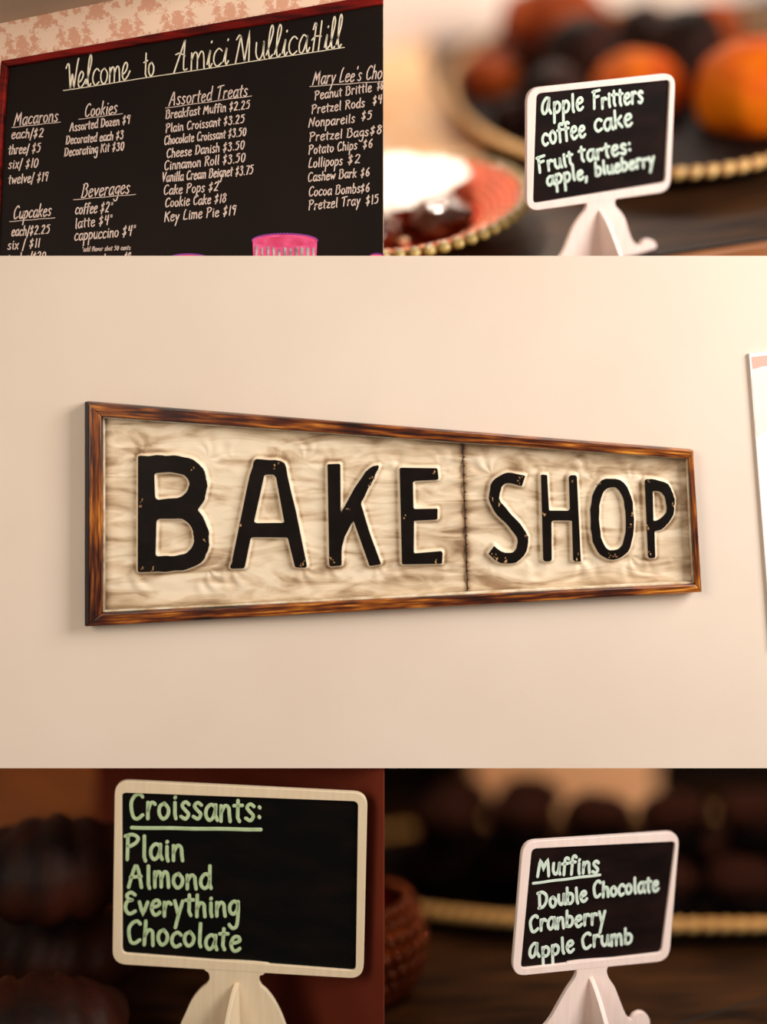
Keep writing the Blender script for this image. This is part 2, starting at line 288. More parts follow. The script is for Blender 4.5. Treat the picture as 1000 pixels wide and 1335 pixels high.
# ------------------------------------------------------------------ handwriting: stroke alphabet
G = {
 'a': (0.95, ["0.8,0.85 0.5,1.02 0.15,0.75 0.1,0.3 0.35,-0.02 0.65,0.15 0.82,0.6", "/0.85,1 0.83,0.35 1.0,0"]),
 'b': (0.9, ["/0.12,1.95 0.12,0.05", "0.12,0.7 0.4,1.02 0.8,0.75 0.75,0.2 0.4,-0.02 0.12,0.15"]),
 'c': (0.8, ["0.8,0.85 0.5,1.02 0.15,0.75 0.1,0.3 0.4,-0.02 0.8,0.15"]),
 'd': (0.95, ["0.8,0.85 0.5,1.02 0.15,0.7 0.12,0.25 0.4,-0.02 0.7,0.15 0.82,0.5", "/0.84,1.95 0.84,0.3 0.95,0"]),
 'e': (0.85, ["0.12,0.5 0.5,0.58 0.78,0.75 0.6,1.02 0.25,0.9 0.08,0.45 0.3,0 0.6,0 0.85,0.2"]),
 'f': (0.65, ["0.7,1.75 0.5,1.95 0.3,1.7 0.28,0.9 0.26,-0.05", "/0.02,1.0 0.62,1.05"]),
 'g': (0.9, ["0.8,0.85 0.5,1.02 0.15,0.75 0.15,0.3 0.45,0.1 0.75,0.4 0.82,0.8", "0.83,1 0.85,0.2 0.75,-0.7 0.4,-0.9 0.1,-0.65"]),
 'h': (0.9, ["/0.12,1.95 0.12,0", "0.12,0.6 0.4,1.0 0.7,0.9 0.76,0.5 0.82,0"]),
 'i': (0.4, ["/0.2,0.95 0.22,0.25 0.3,0", "/0.2,1.4 0.24,1.5"]),
 'j': (0.5, ["0.35,0.95 0.35,-0.6 0.05,-0.8", "/0.35,1.4 0.38,1.5"]),
 'k': (0.85, ["/0.12,1.95 0.12,0", "/0.75,1.0 0.15,0.45", "/0.3,0.58 0.82,0"]),
 'l': (0.4, ["/0.18,1.95 0.2,0.25 0.3,0"]),
 'm': (1.35, ["/0.1,1 0.12,0", "0.12,0.6 0.35,1.0 0.6,0.85 0.65,0.02", "0.66,0.6 0.9,1.0 1.15,0.85 1.25,0"]),
 'n': (0.9, ["/0.1,1 0.12,0", "0.12,0.55 0.4,1.0 0.7,0.88 0.76,0.45 0.84,0"]),
 'o': (0.9, ["0.5,1.0 0.15,0.8 0.1,0.35 0.4,0 0.75,0.2 0.82,0.65 0.5,1.0"]),
 'p': (0.9, ["/0.12,1.0 0.12,-0.9", "0.12,0.65 0.45,1.02 0.82,0.7 0.72,0.2 0.4,0.02 0.14,0.2"]),
 'q': (0.9, ["0.8,0.8 0.45,1 0.12,0.6 0.4,0.05 0.8,0.5", "/0.82,1 0.82,-0.9"]),
 'r': (0.7, ["/0.12,1 0.14,0", "0.14,0.5 0.3,0.9 0.5,1.02 0.7,0.88"]),
 's': (0.75, ["0.68,0.88 0.4,1.03 0.15,0.8 0.4,0.52 0.66,0.28 0.45,-0.02 0.08,0.12"]),
 't': (0.65, ["/0.3,1.6 0.3,0.25 0.45,0", "/0.0,1.02 0.65,1.08"]),
 'u': (0.9, ["0.12,1 0.12,0.35 0.4,0 0.7,0.3 0.78,0.95", "/0.78,1 0.8,0.25 0.92,0"]),
 'v': (0.85, ["/0.08,1 0.4,0 0.8,1"]),
 'w': (1.2, ["/0.08,1 0.32,0.02 0.6,0.85 0.85,0.02 1.15,1"]),
 'x': (0.8, ["/0.08,1 0.75,0", "/0.75,1 0.08,0"]),
 'y': (0.85, ["/0.1,1 0.4,0.15", "/0.8,1 0.45,0.0 0.2,-0.85"]),
 'z': (0.8, ["/0.08,0.95 0.75,0.98 0.08,0.03 0.8,0.03"]),
 'A': (1.25, ["/0.05,0 0.6,1.9 0.72,1.9 1.1,0", "/0.2,0.7 1.05,0.78"]),
 'B': (1.15, ["/0.15,1.85 0.15,0", "0.0,1.8 0.6,1.9 0.9,1.5 0.6,1.05 0.25,1.0", "0.3,1.0 0.85,0.95 1.05,0.45 0.65,0.0 0.05,0.05"]),
 'C': (1.1, ["1.0,1.6 0.75,1.88 0.35,1.6 0.12,0.9 0.3,0.15 0.65,0 1.05,0.25"]),
 'D': (1.2, ["/0.18,1.85 0.18,0.02", "0.0,1.8 0.6,1.85 1.05,1.3 1.05,0.6 0.6,0.08 0.05,0.02"]),
 'E': (1.0, ["0.9,1.6 0.55,1.88 0.2,1.55 0.35,1.1 0.65,1.0", "0.65,1.0 0.2,0.85 0.1,0.35 0.45,0.0 0.95,0.2"]),
 'F': (1.0, ["/0.2,1.85 0.18,0", "/0.0,1.75 0.95,1.9", "/0.2,0.95 0.8,1.05"]),
 'H': (1.2, ["/0.18,1.85 0.15,0", "/1.05,1.9 1.0,0", "/0.15,0.9 1.05,1.0"]),
 'K': (1.15, ["/0.18,1.85 0.15,0", "/1.05,1.85 0.2,0.8", "/0.4,1.05 1.1,0"]),
 'L': (0.95, ["0.4,1.9 0.2,1.4 0.15,0.1 0.5,0.03 0.95,0.1"]),
 'M': (1.5, ["/0.08,0 0.3,1.8 0.7,0.5 1.1,1.85 1.35,0"]),
 'N': (1.25, ["/0.1,0 0.25,1.85 1.0,0.05 1.15,1.9"]),
 'P': (1.1, ["/0.2,1.85 0.18,0", "0.0,1.75 0.55,1.92 1.0,1.6 0.85,1.1 0.45,0.85 0.2,0.85"]),
 'R': (1.15, ["/0.2,1.85 0.18,0", "0.0,1.75 0.55,1.92 0.95,1.55 0.75,1.1 0.25,0.95", "/0.4,0.95 1.1,0"]),
 'T': (1.1, ["/0.55,1.8 0.5,0", "0.0,1.65 0.4,1.85 1.15,1.9"]),
 'V': (1.1, ["/0.08,1.85 0.5,0 1.05,1.9"]),
 'W': (1.7, ["/0.0,1.55 0.2,1.8 0.5,0.02 0.85,1.3 1.1,0.02 1.55,1.9"]),
 '0': (0.95, ["0.5,1.8 0.12,1.3 0.15,0.3 0.5,0 0.85,0.5 0.82,1.4 0.5,1.8"]),
 '1': (0.45, ["/0.25,1.8 0.2,0"]),
 '2': (0.95, ["0.1,1.4 0.4,1.8 0.8,1.5 0.65,0.8 0.1,0.05 0.5,0.1 0.9,0.02"]),
 '3': (0.9, ["0.1,1.6 0.5,1.82 0.75,1.4 0.35,1.0 0.8,0.7 0.7,0.1 0.3,-0.02 0.05,0.2"]),
 '4': (0.95, ["/0.2,1.7 0.1,0.8 0.85,0.85", "/0.75,1.8 0.6,0"]),
 '5': (0.95, ["/0.85,1.75 0.25,1.7 0.15,1.05", "0.15,1.05 0.55,1.15 0.85,0.7 0.6,0.1 0.1,0.05"]),
 '6': (0.9, ["0.7,1.8 0.25,1.1 0.12,0.4 0.45,0 0.82,0.35 0.6,0.8 0.2,0.55"]),
 '7': (0.9, ["/0.05,1.7 0.85,1.78 0.35,0"]),
 '8': (0.9, ["0.75,1.6 0.4,1.8 0.15,1.4 0.5,0.95 0.82,0.45 0.45,0 0.1,0.4 0.45,0.95 0.78,1.35 0.75,1.6"]),
 '9': (0.9, ["0.75,1.5 0.4,1.8 0.1,1.3 0.4,0.95 0.75,1.3", "/0.78,1.75 0.6,0"]),
 '$': (0.9, ["0.78,1.35 0.45,1.5 0.15,1.15 0.45,0.8 0.75,0.5 0.45,0.15 0.08,0.35", "/0.55,1.85 0.36,-0.15"]),
 '/': (0.55, ["/0.5,1.9 0.1,-0.4"]),
 '*': (0.5, ["/0.1,1.7 0.4,1.3", "/0.4,1.7 0.1,1.3", "/0.25,1.75 0.25,1.25"]),
 ':': (0.35, ["/0.15,0.85 0.2,0.78", "/0.15,0.22 0.2,0.15"]),
 ',': (0.35, ["/0.2,0.15 0.1,-0.4"]),
 "'": (0.3, ["/0.15,1.95 0.1,1.6"]),
 '.': (0.35, ["/0.13,0.05 0.18,0.0"]),
}
# tall looped forms of the board's welcome line
for _d in '0235689$': G[_d] = (G[_d][0] * 1.18, G[_d][1])
GT = dict(G)
GT.update({
 'W': (1.2, ["-0.05,1.35 0.12,1.6 0.28,1.5 0.42,0.6 0.5,0", "0.5,0 0.62,0.7 0.72,0.9 0.85,0.3 0.92,0.05", "0.92,0.05 1.1,0.9 1.25,1.6 1.35,1.85"]),
 'e': (0.85, ["0.1,0.35 0.45,0.5 0.65,0.85 0.45,1.08 0.18,0.8 0.1,0.3 0.35,0 0.7,0.2 0.95,0.5"]),
 'l': (0.62, ["0.05,0.2 0.4,1.0 0.58,1.65 0.45,1.95 0.28,1.5 0.22,0.6 0.35,0 0.6,0.15"]),
 't': (0.6, ["/0.35,1.7 0.3,0.2 0.45,0.0", "/0.05,1.05 0.6,1.15"]),
 'A': (1.3, ["/0.0,0 0.85,1.75", "0.85,1.75 0.82,0.9 0.85,0.1 1.15,0.1", "0.1,1.0 0.45,1.05 0.9,0.85"]),
 'M': (1.6, ["0.0,1.4 0.25,1.65 0.4,1.5", "/0.38,1.6 0.0,0", "/0.38,1.6 0.8,0.05", "/0.8,0.05 1.15,1.85 1.2,0.0"]),
 'H': (1.25, ["0.1,1.4 0.3,1.8 0.42,1.6", "/0.42,1.75 0.15,0", "/1.0,1.85 0.75,0.05", "0.0,0.75 0.4,0.95 1.0,0.9"]),
 'i': (0.45, ["0.05,0.2 0.3,1.0 0.22,0.4 0.3,0 0.5,0.2", "/0.36,1.42 0.4,1.5"]),
 'a': (0.95, ["0.75,0.9 0.45,1.05 0.12,0.6 0.15,0.1 0.45,0.05 0.72,0.6 0.8,1.0", "0.8,1.0 0.75,0.4 0.85,0 1.05,0.25"]),
})
SQ = dict(G)   # the small cards: a capital A drawn like a large round a
SQ['A'] = (1.25, ["0.95,1.55 0.6,1.75 0.2,1.1 0.08,0.45 0.3,0.05 0.65,0.3 0.9,1.1", "/0.95,1.65 0.88,0.5 1.15,0.05"])

def ribbon(V, F, pts, w, z, h=0.0004):
    """one pen stroke: a rounded raised strip"""
    P = [Vector((p[0], p[1])) for p in pts]
    Q = [P[0]]
    for p in P[1:]:
        if (p - Q[-1]).length > w * 0.18: Q.append(p)
    if len(Q) < 2: Q = [P[0], P[0] + Vector((w * 0.3, w * 0.1))]
    n = len(Q); T = []
    for i in range(n):
        t = Q[min(i + 1, n - 1)] - Q[max(i - 1, 0)]
        T.append(t.normalized() if t.length > 1e-9 else Vector((1, 0)))
    S = []
    for a in (80, 50, 22): S.append((Q[0] - T[0] * w / 2 * math.sin(math.radians(a)), T[0], math.cos(math.radians(a))))
    for i in range(n): S.append((Q[i], T[i], 1.0))
    for a in (22, 50, 80): S.append((Q[-1] + T[-1] * w / 2 * math.sin(math.radians(a)), T[-1], math.cos(math.radians(a))))
    b = len(V)
    for c, t, k in S:
        nr = Vector((-t.y, t.x)) * (w / 2 * k)
        V += [(c.x + nr.x, c.y + nr.y, z), (c.x + nr.x * .8, c.y + nr.y * .8, z + h), (c.x - nr.x * .8, c.y - nr.y * .8, z + h), (c.x - nr.x, c.y - nr.y, z)]
    for i in range(len(S) - 1):
        a = b + i * 4
        for j in range(3): F.append((a + j, a + j + 1, a + j + 5, a + j + 4))

def write(parent, f, text, p0, p1, xh, w, z, m, name='handwriting', slant=0.1, glyphs=G, jit=0.04, word=None, gap=0.22, label=None, cap=0.62):
    """lay a word or line along the baseline p0-p1 (photograph units); xh = x-height, w = pen width"""
    rnd = random.Random(text + str(p0))
    adv = 0; items = []
    for ch in text:
        if ch == ' ': adv += 0.75; continue
        g = glyphs[ch]; items.append((adv, g)); adv += g[0] + gap
    adv -= gap
    d = Vector(p1) - Vector(p0); L = d.length; ux = d / L; up = Vector((ux.y, -ux.x))   # photograph y runs down
    sx = L / adv
    V, F = [], []
    for a, g in items:
        dy = rnd.uniform(-jit, jit); sc = 1 + rnd.uniform(-jit, jit)
        for st in g[1]:
            straight = st.startswith('/'); pts = [tuple(map(float, q.split(','))) for q in st.lstrip('/').split()]
            if not straight: pts = [(q.x, q.y) for q in catmull(pts, 5)]
            else:
                pts2 = []
                for i in range(len(pts) - 1):
                    for j in range(3):
                        t = j / 3; pts2.append((pts[i][0] * (1 - t) + pts[i + 1][0] * t, pts[i][1] * (1 - t) + pts[i + 1][1] * t))
                pts = pts2 + [pts[-1]]
            out = []
            for (x, y) in pts:
                y = (y if y < 1 else 1 + (y - 1) * cap) * sc + dy
                q = Vector(p0) + ux * (a + x) * sx + ux * (slant * y * xh) + up * (y * xh)
                out.append(f(q.x, q.y))
            ribbon(V, F, out, w, z)
    return link(name, mesh(V, F), m, parent, label or 'handwritten words ' + text)
def rule(parent, f, p0, p1, w, z, m, name='underline'):
    V, F = [], []; a, b = Vector(p0), Vector(p1)
    ribbon(V, F, [f(*(a.lerp(b, i / 12) + Vector((0, 0.25 * math.sin(i * 1.3))))) for i in range(13)], w, z)
    return link(name, mesh(V, F), m, parent, 'hand-drawn underline')

# ------------------------------------------------------------------ setting
W0 = Wall(0.018)
def slab(w, quad, thick, back=0.0):
    pts = w.many(quad)
    return shape([pts], thick, 0, -thick - back)
struct('wall_front', slab(W0, [(-700, 333.5), (1700, 333.5), (1700, 1001.5), (-700, 1001.5)], 0.006), M['plaster'], W0.mx)
WL = Wall(0.030)
struct('wall_left', slab(WL, [(-700, -500), (500, -500), (500, 420), (-700, 420)], 0.006), M['wallpaper'], WL.mx)
# sloping ceiling over the papered wall
a = Vector((WL(-700, 174)[0], 0.03, ZC + WL(-700, 174)[1])); b = Vector((WL(330, -37)[0], 0.03, ZC + WL(330, -37)[1]))
fw = Vector((0, -0.75, 0.0)); up = Vector((0, 0, 0.02))
struct('ceiling', mesh([a, b, b + fw, a + fw, a + up, b + up, b + fw + up, a + fw + up],
       [(0, 1, 2, 3), (7, 6, 5, 4), (0, 4, 5, 1), (1, 5, 6, 2), (2, 6, 7, 3), (3, 7, 4, 0)]), M['ceiling'])

# ------------------------------------------------------------------ the menu blackboard
MB = Wall(0.024)
board = thing('menu_blackboard', 'large framed blackboard handwritten with the whole bakery price menu on damask wallpaper', 'blackboard', MB.mx)
link('board_surface', shape([MB.many([(8, 84), (499.5, 2), (499.5, 420), (-8, 420)])], 0.004, 0, -0.003), M['blackboard'], board)
link('frame_rail', shape([MB.many([(4, 81), (499.5, -6.5), (499.5, 6), (12, 88.5)])], 0.012, 0.0015, -0.003), M['red_wood'], board)
link('frame_rail', shape([MB.many([(4, 81), (12, 88.5), (6, 160), (-6, 420), (-22, 420), (-2, 160)])], 0.012, 0.0015, -0.003), M['red_wood'], board)
zb = 0.0012
def line(t, x0, y0, x1, y1, xh, w=1.4, sl=0.22, nm='chalk_line', **k):
    k.setdefault('cap', 0.68)
    write(board, MB, t, (x0, y0), (x1, y1), xh * k.pop('q', 0.98), w * MB.k, zb, k.pop('m', M['chalk']), nm, sl, **k)
def head(t, x0, y0, x1, y1, xh, u):
    line(t, x0, y0, x1, y1, xh, 1.45, 0.3, 'chalk_heading', q=1.0, cap=0.85)
    rule(board, MB, u[:2], u[2:], 0.9 * MB.k, zb, M['chalk'], 'chalk_underline')
TT = dict(m=M['chalk_title'], glyphs=GT, nm='chalk_title', sl=0.2, gap=0.1, q=1.0, cap=1.0)
for t, x0, y0, x1, y1, xh in (('Welcome', 86, 117, 168, 104, 20), ('to', 187, 101.5, 201, 99, 18), ('Amici', 227, 94.5, 297, 84, 22),
                              ('Mullica', 307, 82.5, 402, 68.5, 22), ('Hill', 406, 68, 445, 62, 21)):
    line(t, x0, y0, x1, y1, xh, 1.75, **TT)
rule(board, MB, (83, 118.3), (449, 62), 1.1 * MB.k, zb, M['chalk_title'], 'chalk_underline')
head('Macarons', 18, 164, 75, 158, 9.5, (16, 166.5, 79, 159.3))
head('Cupcakes', 17, 286, 66, 281, 9, (13, 289, 72, 284))
head('Cookies', 110, 152.5, 152, 147.5, 9.5, (103, 155.7, 160, 148.3))
head('Beverages', 106, 257.5, 168, 252, 10, (96, 260.5, 177, 253.5))
head('Assorted Treats', 220, 138, 322, 125, 9.5, (216, 141, 328, 125.3))
head("Mary Lee's Cho", 407, 111, 497, 102.5, 10, (404, 113, 499, 106.3))
for t, x0, y0, x1, y1, xh in [
    ('each/$2', 15, 181, 57, 178.5, 7.5), ('three/ $5', 11, 201.5, 53, 198.5, 7.5), ('six/ $10', 11, 220, 50, 218, 7.5), ('twelve/ $19', 11, 240, 63, 236, 7.5),
    ('each/$2.25', 15, 308, 65, 304.5, 7.5), ('six / $11', 10, 325.5, 52, 322, 7.5), ('twelve/$20', 10, 344, 60, 339, 7.5),
    ('Assorted Dozen $9', 91, 171.5, 170, 161, 6.8), ('Decorated each $3', 86, 188.5, 161, 181, 6.8), ('Decorating Kit $30', 84, 204, 162, 195.5, 6.8),
    ('coffee $2*', 98, 279.5, 146, 276.5, 8.5), ('latte $4*', 98, 298, 146, 292, 8), ('cappuccino $4*', 97, 313.5, 176, 306.5, 8.5), ('tea / cocoa $9', 120, 346, 170, 342, 8.5),
    ('Breakfast Muffin $2.25', 216, 155, 326, 141.5, 7), ('Plain Croissant $3.25', 216, 173, 319, 160, 7), ('Chocolate Croissant $3.50', 214, 189, 321, 177, 7),
    ('Cheese Danish $3.50', 217, 206, 319, 194.5, 7.2), ('Cinnamon Roll $3.50', 214, 222, 320, 211, 7.5), ('Vanilla Cream Beignet $3.75', 211, 237.5, 330, 227, 7.5),
    ('Cake Pops $2', 213, 254, 285, 248.5, 7.5), ('Cookie Cake $18', 215, 270, 295, 264, 7.5), ('Key Lime Pie $19', 214, 289, 308, 280, 7.8),
    ('Peanut Brittle', 410, 130.5, 484, 119.5, 7.2), ('$6', 491.5, 117.5, 499.5, 116.5, 7), ('Pretzel Rods', 406, 148.5, 475, 139.5, 7.2), ('$4', 486, 136.5, 498, 134.5, 7),
    ('Nonpareils', 402, 166, 462, 160, 7.2), ('$5', 471, 157, 485, 155.5, 7), ('Pretzel Bags', 403, 184.5, 480, 177, 7.2), ('$8', 482, 176, 498, 174.5, 7),
    ('Potato Chips', 402, 201.5, 465, 194.5, 7.2), ('$6', 473, 193.5, 486, 192, 7), ('Lollipops', 402, 219, 446, 215, 7.5), ('$2', 453, 214, 470, 212.5, 7.5),
    ('Cashew Bark', 401, 237, 464, 231, 7.2), ('$6', 470, 231, 482, 229.5, 7), ('Cocoa Bombs', 402, 256, 469, 251, 7.5), ('$6', 470, 251, 482, 249.5, 7),
    ('Pretzel Tray', 402, 274, 469, 266.5, 7.5), ('$15', 477, 267.5, 494, 264.5, 7.5)]:
    line(t, x0, y0, x1, y1, xh)
line('*add flavor shot 50 cents', 107, 328, 170, 325.5, 3.6, 0.8)
def drawing(x0, x1, ytop, small=False):
    rx = (x1 - x0) / 2; cx = (x0 + x1) / 2; ry = rx * 0.2
    top = [(cx + rx * math.cos(t), ytop - ry * math.sin(t)) for t in [math.pi * i / 14 for i in range(15)]]
    d = link('cupcake_drawing', shape([MB.many(top + [(x0 + 2, ytop + 60), (x1 - 2, ytop + 60)])], 0.0004, 0, 0.001), M['pink'], board, 'pink chalk cupcake drawing')
    el = [(cx + (rx - 3) * math.cos(t), ytop + 1 + ry * 0.75 * math.sin(t)) for t in [math.pi * i / 14 for i in range(28)]]
    link('frosting_top', shape([MB.many(el)], 0.0003, 0, 0.0014), M['pink_light'], d)
    V, F = [], []
    sc = [MB(cx + (rx + 0.8) * math.cos(t) , ytop - (ry + 0.9 + 0.8 * math.sin(t * 60)) * math.sin(t)) for t in [math.pi * i / 110 for i in range(111)]]
    ribbon(V, F, sc, 0.0013, 0.0016)
    link('scalloped_edge', mesh(V, F), M['purple'], d)
    V, F = [], []; r_ = random.Random(3)
    k = int(rx / 3.6)
    for i in range(k):
        x = x0 + 5 + (x1 - x0 - 10) * i / max(k - 1, 1)
        y0_ = ytop + 9 + r_.uniform(-2, 2) + 2.5 * math.sin(math.pi * i / k)
        ribbon(V, F, [MB(x, y0_), MB(x + r_.uniform(-1, 1), y0_ + 14), MB(x, ytop + 40)], 0.0042 * r_.uniform(.6, 1), 0.0016)
    link('liner_stripes', mesh(V, F), M['grey_chalk'], d)
drawing(329.5, 413.5, 314)
drawing(222, 270, 337)
drawing(484, 560 - 61, 333)

# ------------------------------------------------------------------ the tin wall sign
SB = Wall(0.0)
sign = thing('bake_shop_sign', 'long embossed tin BAKE SHOP sign with black letters in a scorched wooden frame', 'sign', SB.mx)
O = dict(tl=(112, 524), tr=(903, 587), br=(914, 771), bl=(112, 816))
I = dict(tl=(133, 543), tr=(897, 597.5), br=(905.5, 761), bl=(133.5, 799))
def bar(name, quad, seed, m=None):
    pts = SB.many(quad)
    me = shape([pts], 0.020, 0.0016, -0.016)
    p = [Vector(q) for q in pts]; ax = (p[1] - p[0]).normalized()
    at = me.attributes.new('along', 'FLOAT_VECTOR', 'POINT')
    for i, v in enumerate(me.vertices):
        q = Vector(v.co[:2]) - p[0]; at.data[i].vector = (q.dot(ax), q.dot(Vector((-ax.y, ax.x))), seed)
    return link(name, me, m or M['burnt'], sign)
bar('frame_bar', [O['tl'], O['tr'], I['tr'], I['tl']], 1)
bar('frame_bar', [O['bl'], O['br'], I['br'], I['bl']], 5)
bar('frame_bar', [(117, 527), (117, 812.5), I['bl'], I['tl']], 9)
bar('frame_bar', [O['tr'], O['br'], I['br'], I['tr']], 14)
link('scorched_edge', shape([SB.many([(111, 524), (117, 527), (117, 812.5), (111, 816)])], 0.0195, 0.001, -0.0165), M['burnt_black'], sign, 'blackened outer edge of the left frame bar')

f4 = lambda L: [(100 + x / 2.439, 500 + y / 2.439) for x, y in L]
f5 = lambda L: [(500 + x / 2.3256, 500 + y / 2.3256) for x, y in L]
def ell(cx, cy, rx, ry, lean=0, n=36, p=2.3):
    out = []
    for i in range(n):
        t = 2 * math.pi * i / n; c, s = math.cos(t), math.sin(t)
        x = math.copysign(abs(c) ** (2 / p), c) * rx; y = math.copysign(abs(s) ** (2 / p), s) * ry
        out.append((cx + x + lean * y, cy + y))
    return out
def thick_line(pts, w, n=6):
    P = catmull(pts, n); L, R = [], []
    for i, p in enumerate(P):
        t = (P[min(i + 1, len(P) - 1)] - P[max(i - 1, 0)]).normalized(); n = Vector((-t.y, t.x)) * w / 2
        L.append(tuple(p + n)); R.append(tuple(p - n))
    return L + R[::-1]
cm = lambda L: [tuple(p) for p in catmull(L, 4, True)]
LET = [
 ('B', [soften(f4([(192,233),(250,230),(310,231),(352,237),(388,256),(408,288),(413,330),(406,368),(383,404),(407,440),(419,480),(418,528),(402,566),(362,592),(305,600),(250,602),(192,604)]), 2.5, curvy=True),
        soften(f4([(245,285),(310,284),(342,292),(357,318),(351,348),(322,367),(245,372)]), 5, curvy=True),
        soften(f4([(251,433),(328,430),(355,445),(372,480),(368,520),(345,546),(310,551),(247,553)]), 5, curvy=True)]),
 ('A', [soften(f4([(566,243),(654,247),(664,262),(732,588),(693,588),(671,491),(553,491),(532,592),(486,590),(492,565),(556,262)]), 3, curvy=True),
        soften(f4([(594,292),(630,292),(661,445),(562,447)]), 4, curvy=True)]),
 ('K', [soften(f4([(795,258),(836,258),(838,416),(925,266),(961,263),(958,280),(905,376),(905,400),(969,578),(932,583),(880,437),(843,505),(843,583),(804,583)]), 2.5, curvy=True)]),
 ('E', [soften(f5([(50,257),(165,258),(167,293),(90,296),(90,382),(164,381),(165,414),(92,417),(92,517),(178,512),(180,550),(58,552)]), 2.5, curvy=True)]),
 ('S', [thick_line(f5([(426,298),(398,290),(368,291),(346,308),(337,340),(344,370),(370,402),(402,436),(423,472),(420,506),(398,530),(362,531),(328,508)]), 13.5, 3)]),
 ('H', [soften(f5([(479,278),(498,278),(505,388),(568,388),(565,281),(588,281),(602,542),(578,542),(573,418),(511,418),(513,541),(488,541)]), 2.5, curvy=True)]),
 ('O', [ell(500 + 696 / 2.3256, 500 + 413 / 2.3256, 28.5, 53, 0.02, p=2.4), ell(500 + 697 / 2.3256, 500 + 413 / 2.3256, 17.5, 41.5, 0.02, p=2.4)]),
 ('P', [soften(f5([(795,292),(835,293),(866,306),(882,333),(888,375),(876,418),(852,442),(824,450),(828,532),(806,534)]), 3, curvy=True),
        soften(f5([(819,325),(842,328),(858,350),(864,380),(855,405),(838,417),(822,419)]), 3.5, curvy=True)]),
]
rr = random.Random(11)
def wob(L, k):   # hand-cut waviness of the punched edges
    return [(x + 0.5 * math.sin(y * 0.31 + k) + 0.25 * math.sin(y * 0.9 + x * 0.4), y + 0.5 * math.sin(x * 0.27 + 2 * k)) for x, y in L]
LET = [(n, [wob(s, i + j) for j, s in enumerate(S)]) for i, (n, S) in enumerate(LET)]

# embossed sheet: height field from the distance to the letters, computed once
def grid_sheet(quad, nx, ny):
    tl, tr, br, bl = [np.array(q, float) for q in quad]
    u = np.linspace(0, 1, nx)[None, :, None]; v = np.linspace(0, 1, ny)[:, None, None]
    return (tl * (1 - u) + tr * u) * (1 - v) + (bl * (1 - u) + br * u) * v
def seg_dist(P, poly):
    P = P.reshape(-1, 2); d = np.full(len(P), 1e9); inside = np.zeros(len(P), bool)
    for i in range(len(poly)):
        a = np.array(poly[i - 1]); b = np.array(poly[i]); ab = b - a
        t = np.clip(((P - a) @ ab) / (ab @ ab + 1e-9), 0, 1); q = P - a - t[:, None] * ab
        d = np.minimum(d, np.hypot(q[:, 0], q[:, 1]))
        c = ((a[1] > P[:, 1]) != (b[1] > P[:, 1]))
        xi = (b[0] - a[0]) * (P[:, 1] - a[1]) / (b[1] - a[1] + 1e-12) + a[0]
        inside ^= c & (P[:, 0] < xi)
    return d, inside
seam_t = (603.5, 577.0); seam_b = (610, 778)
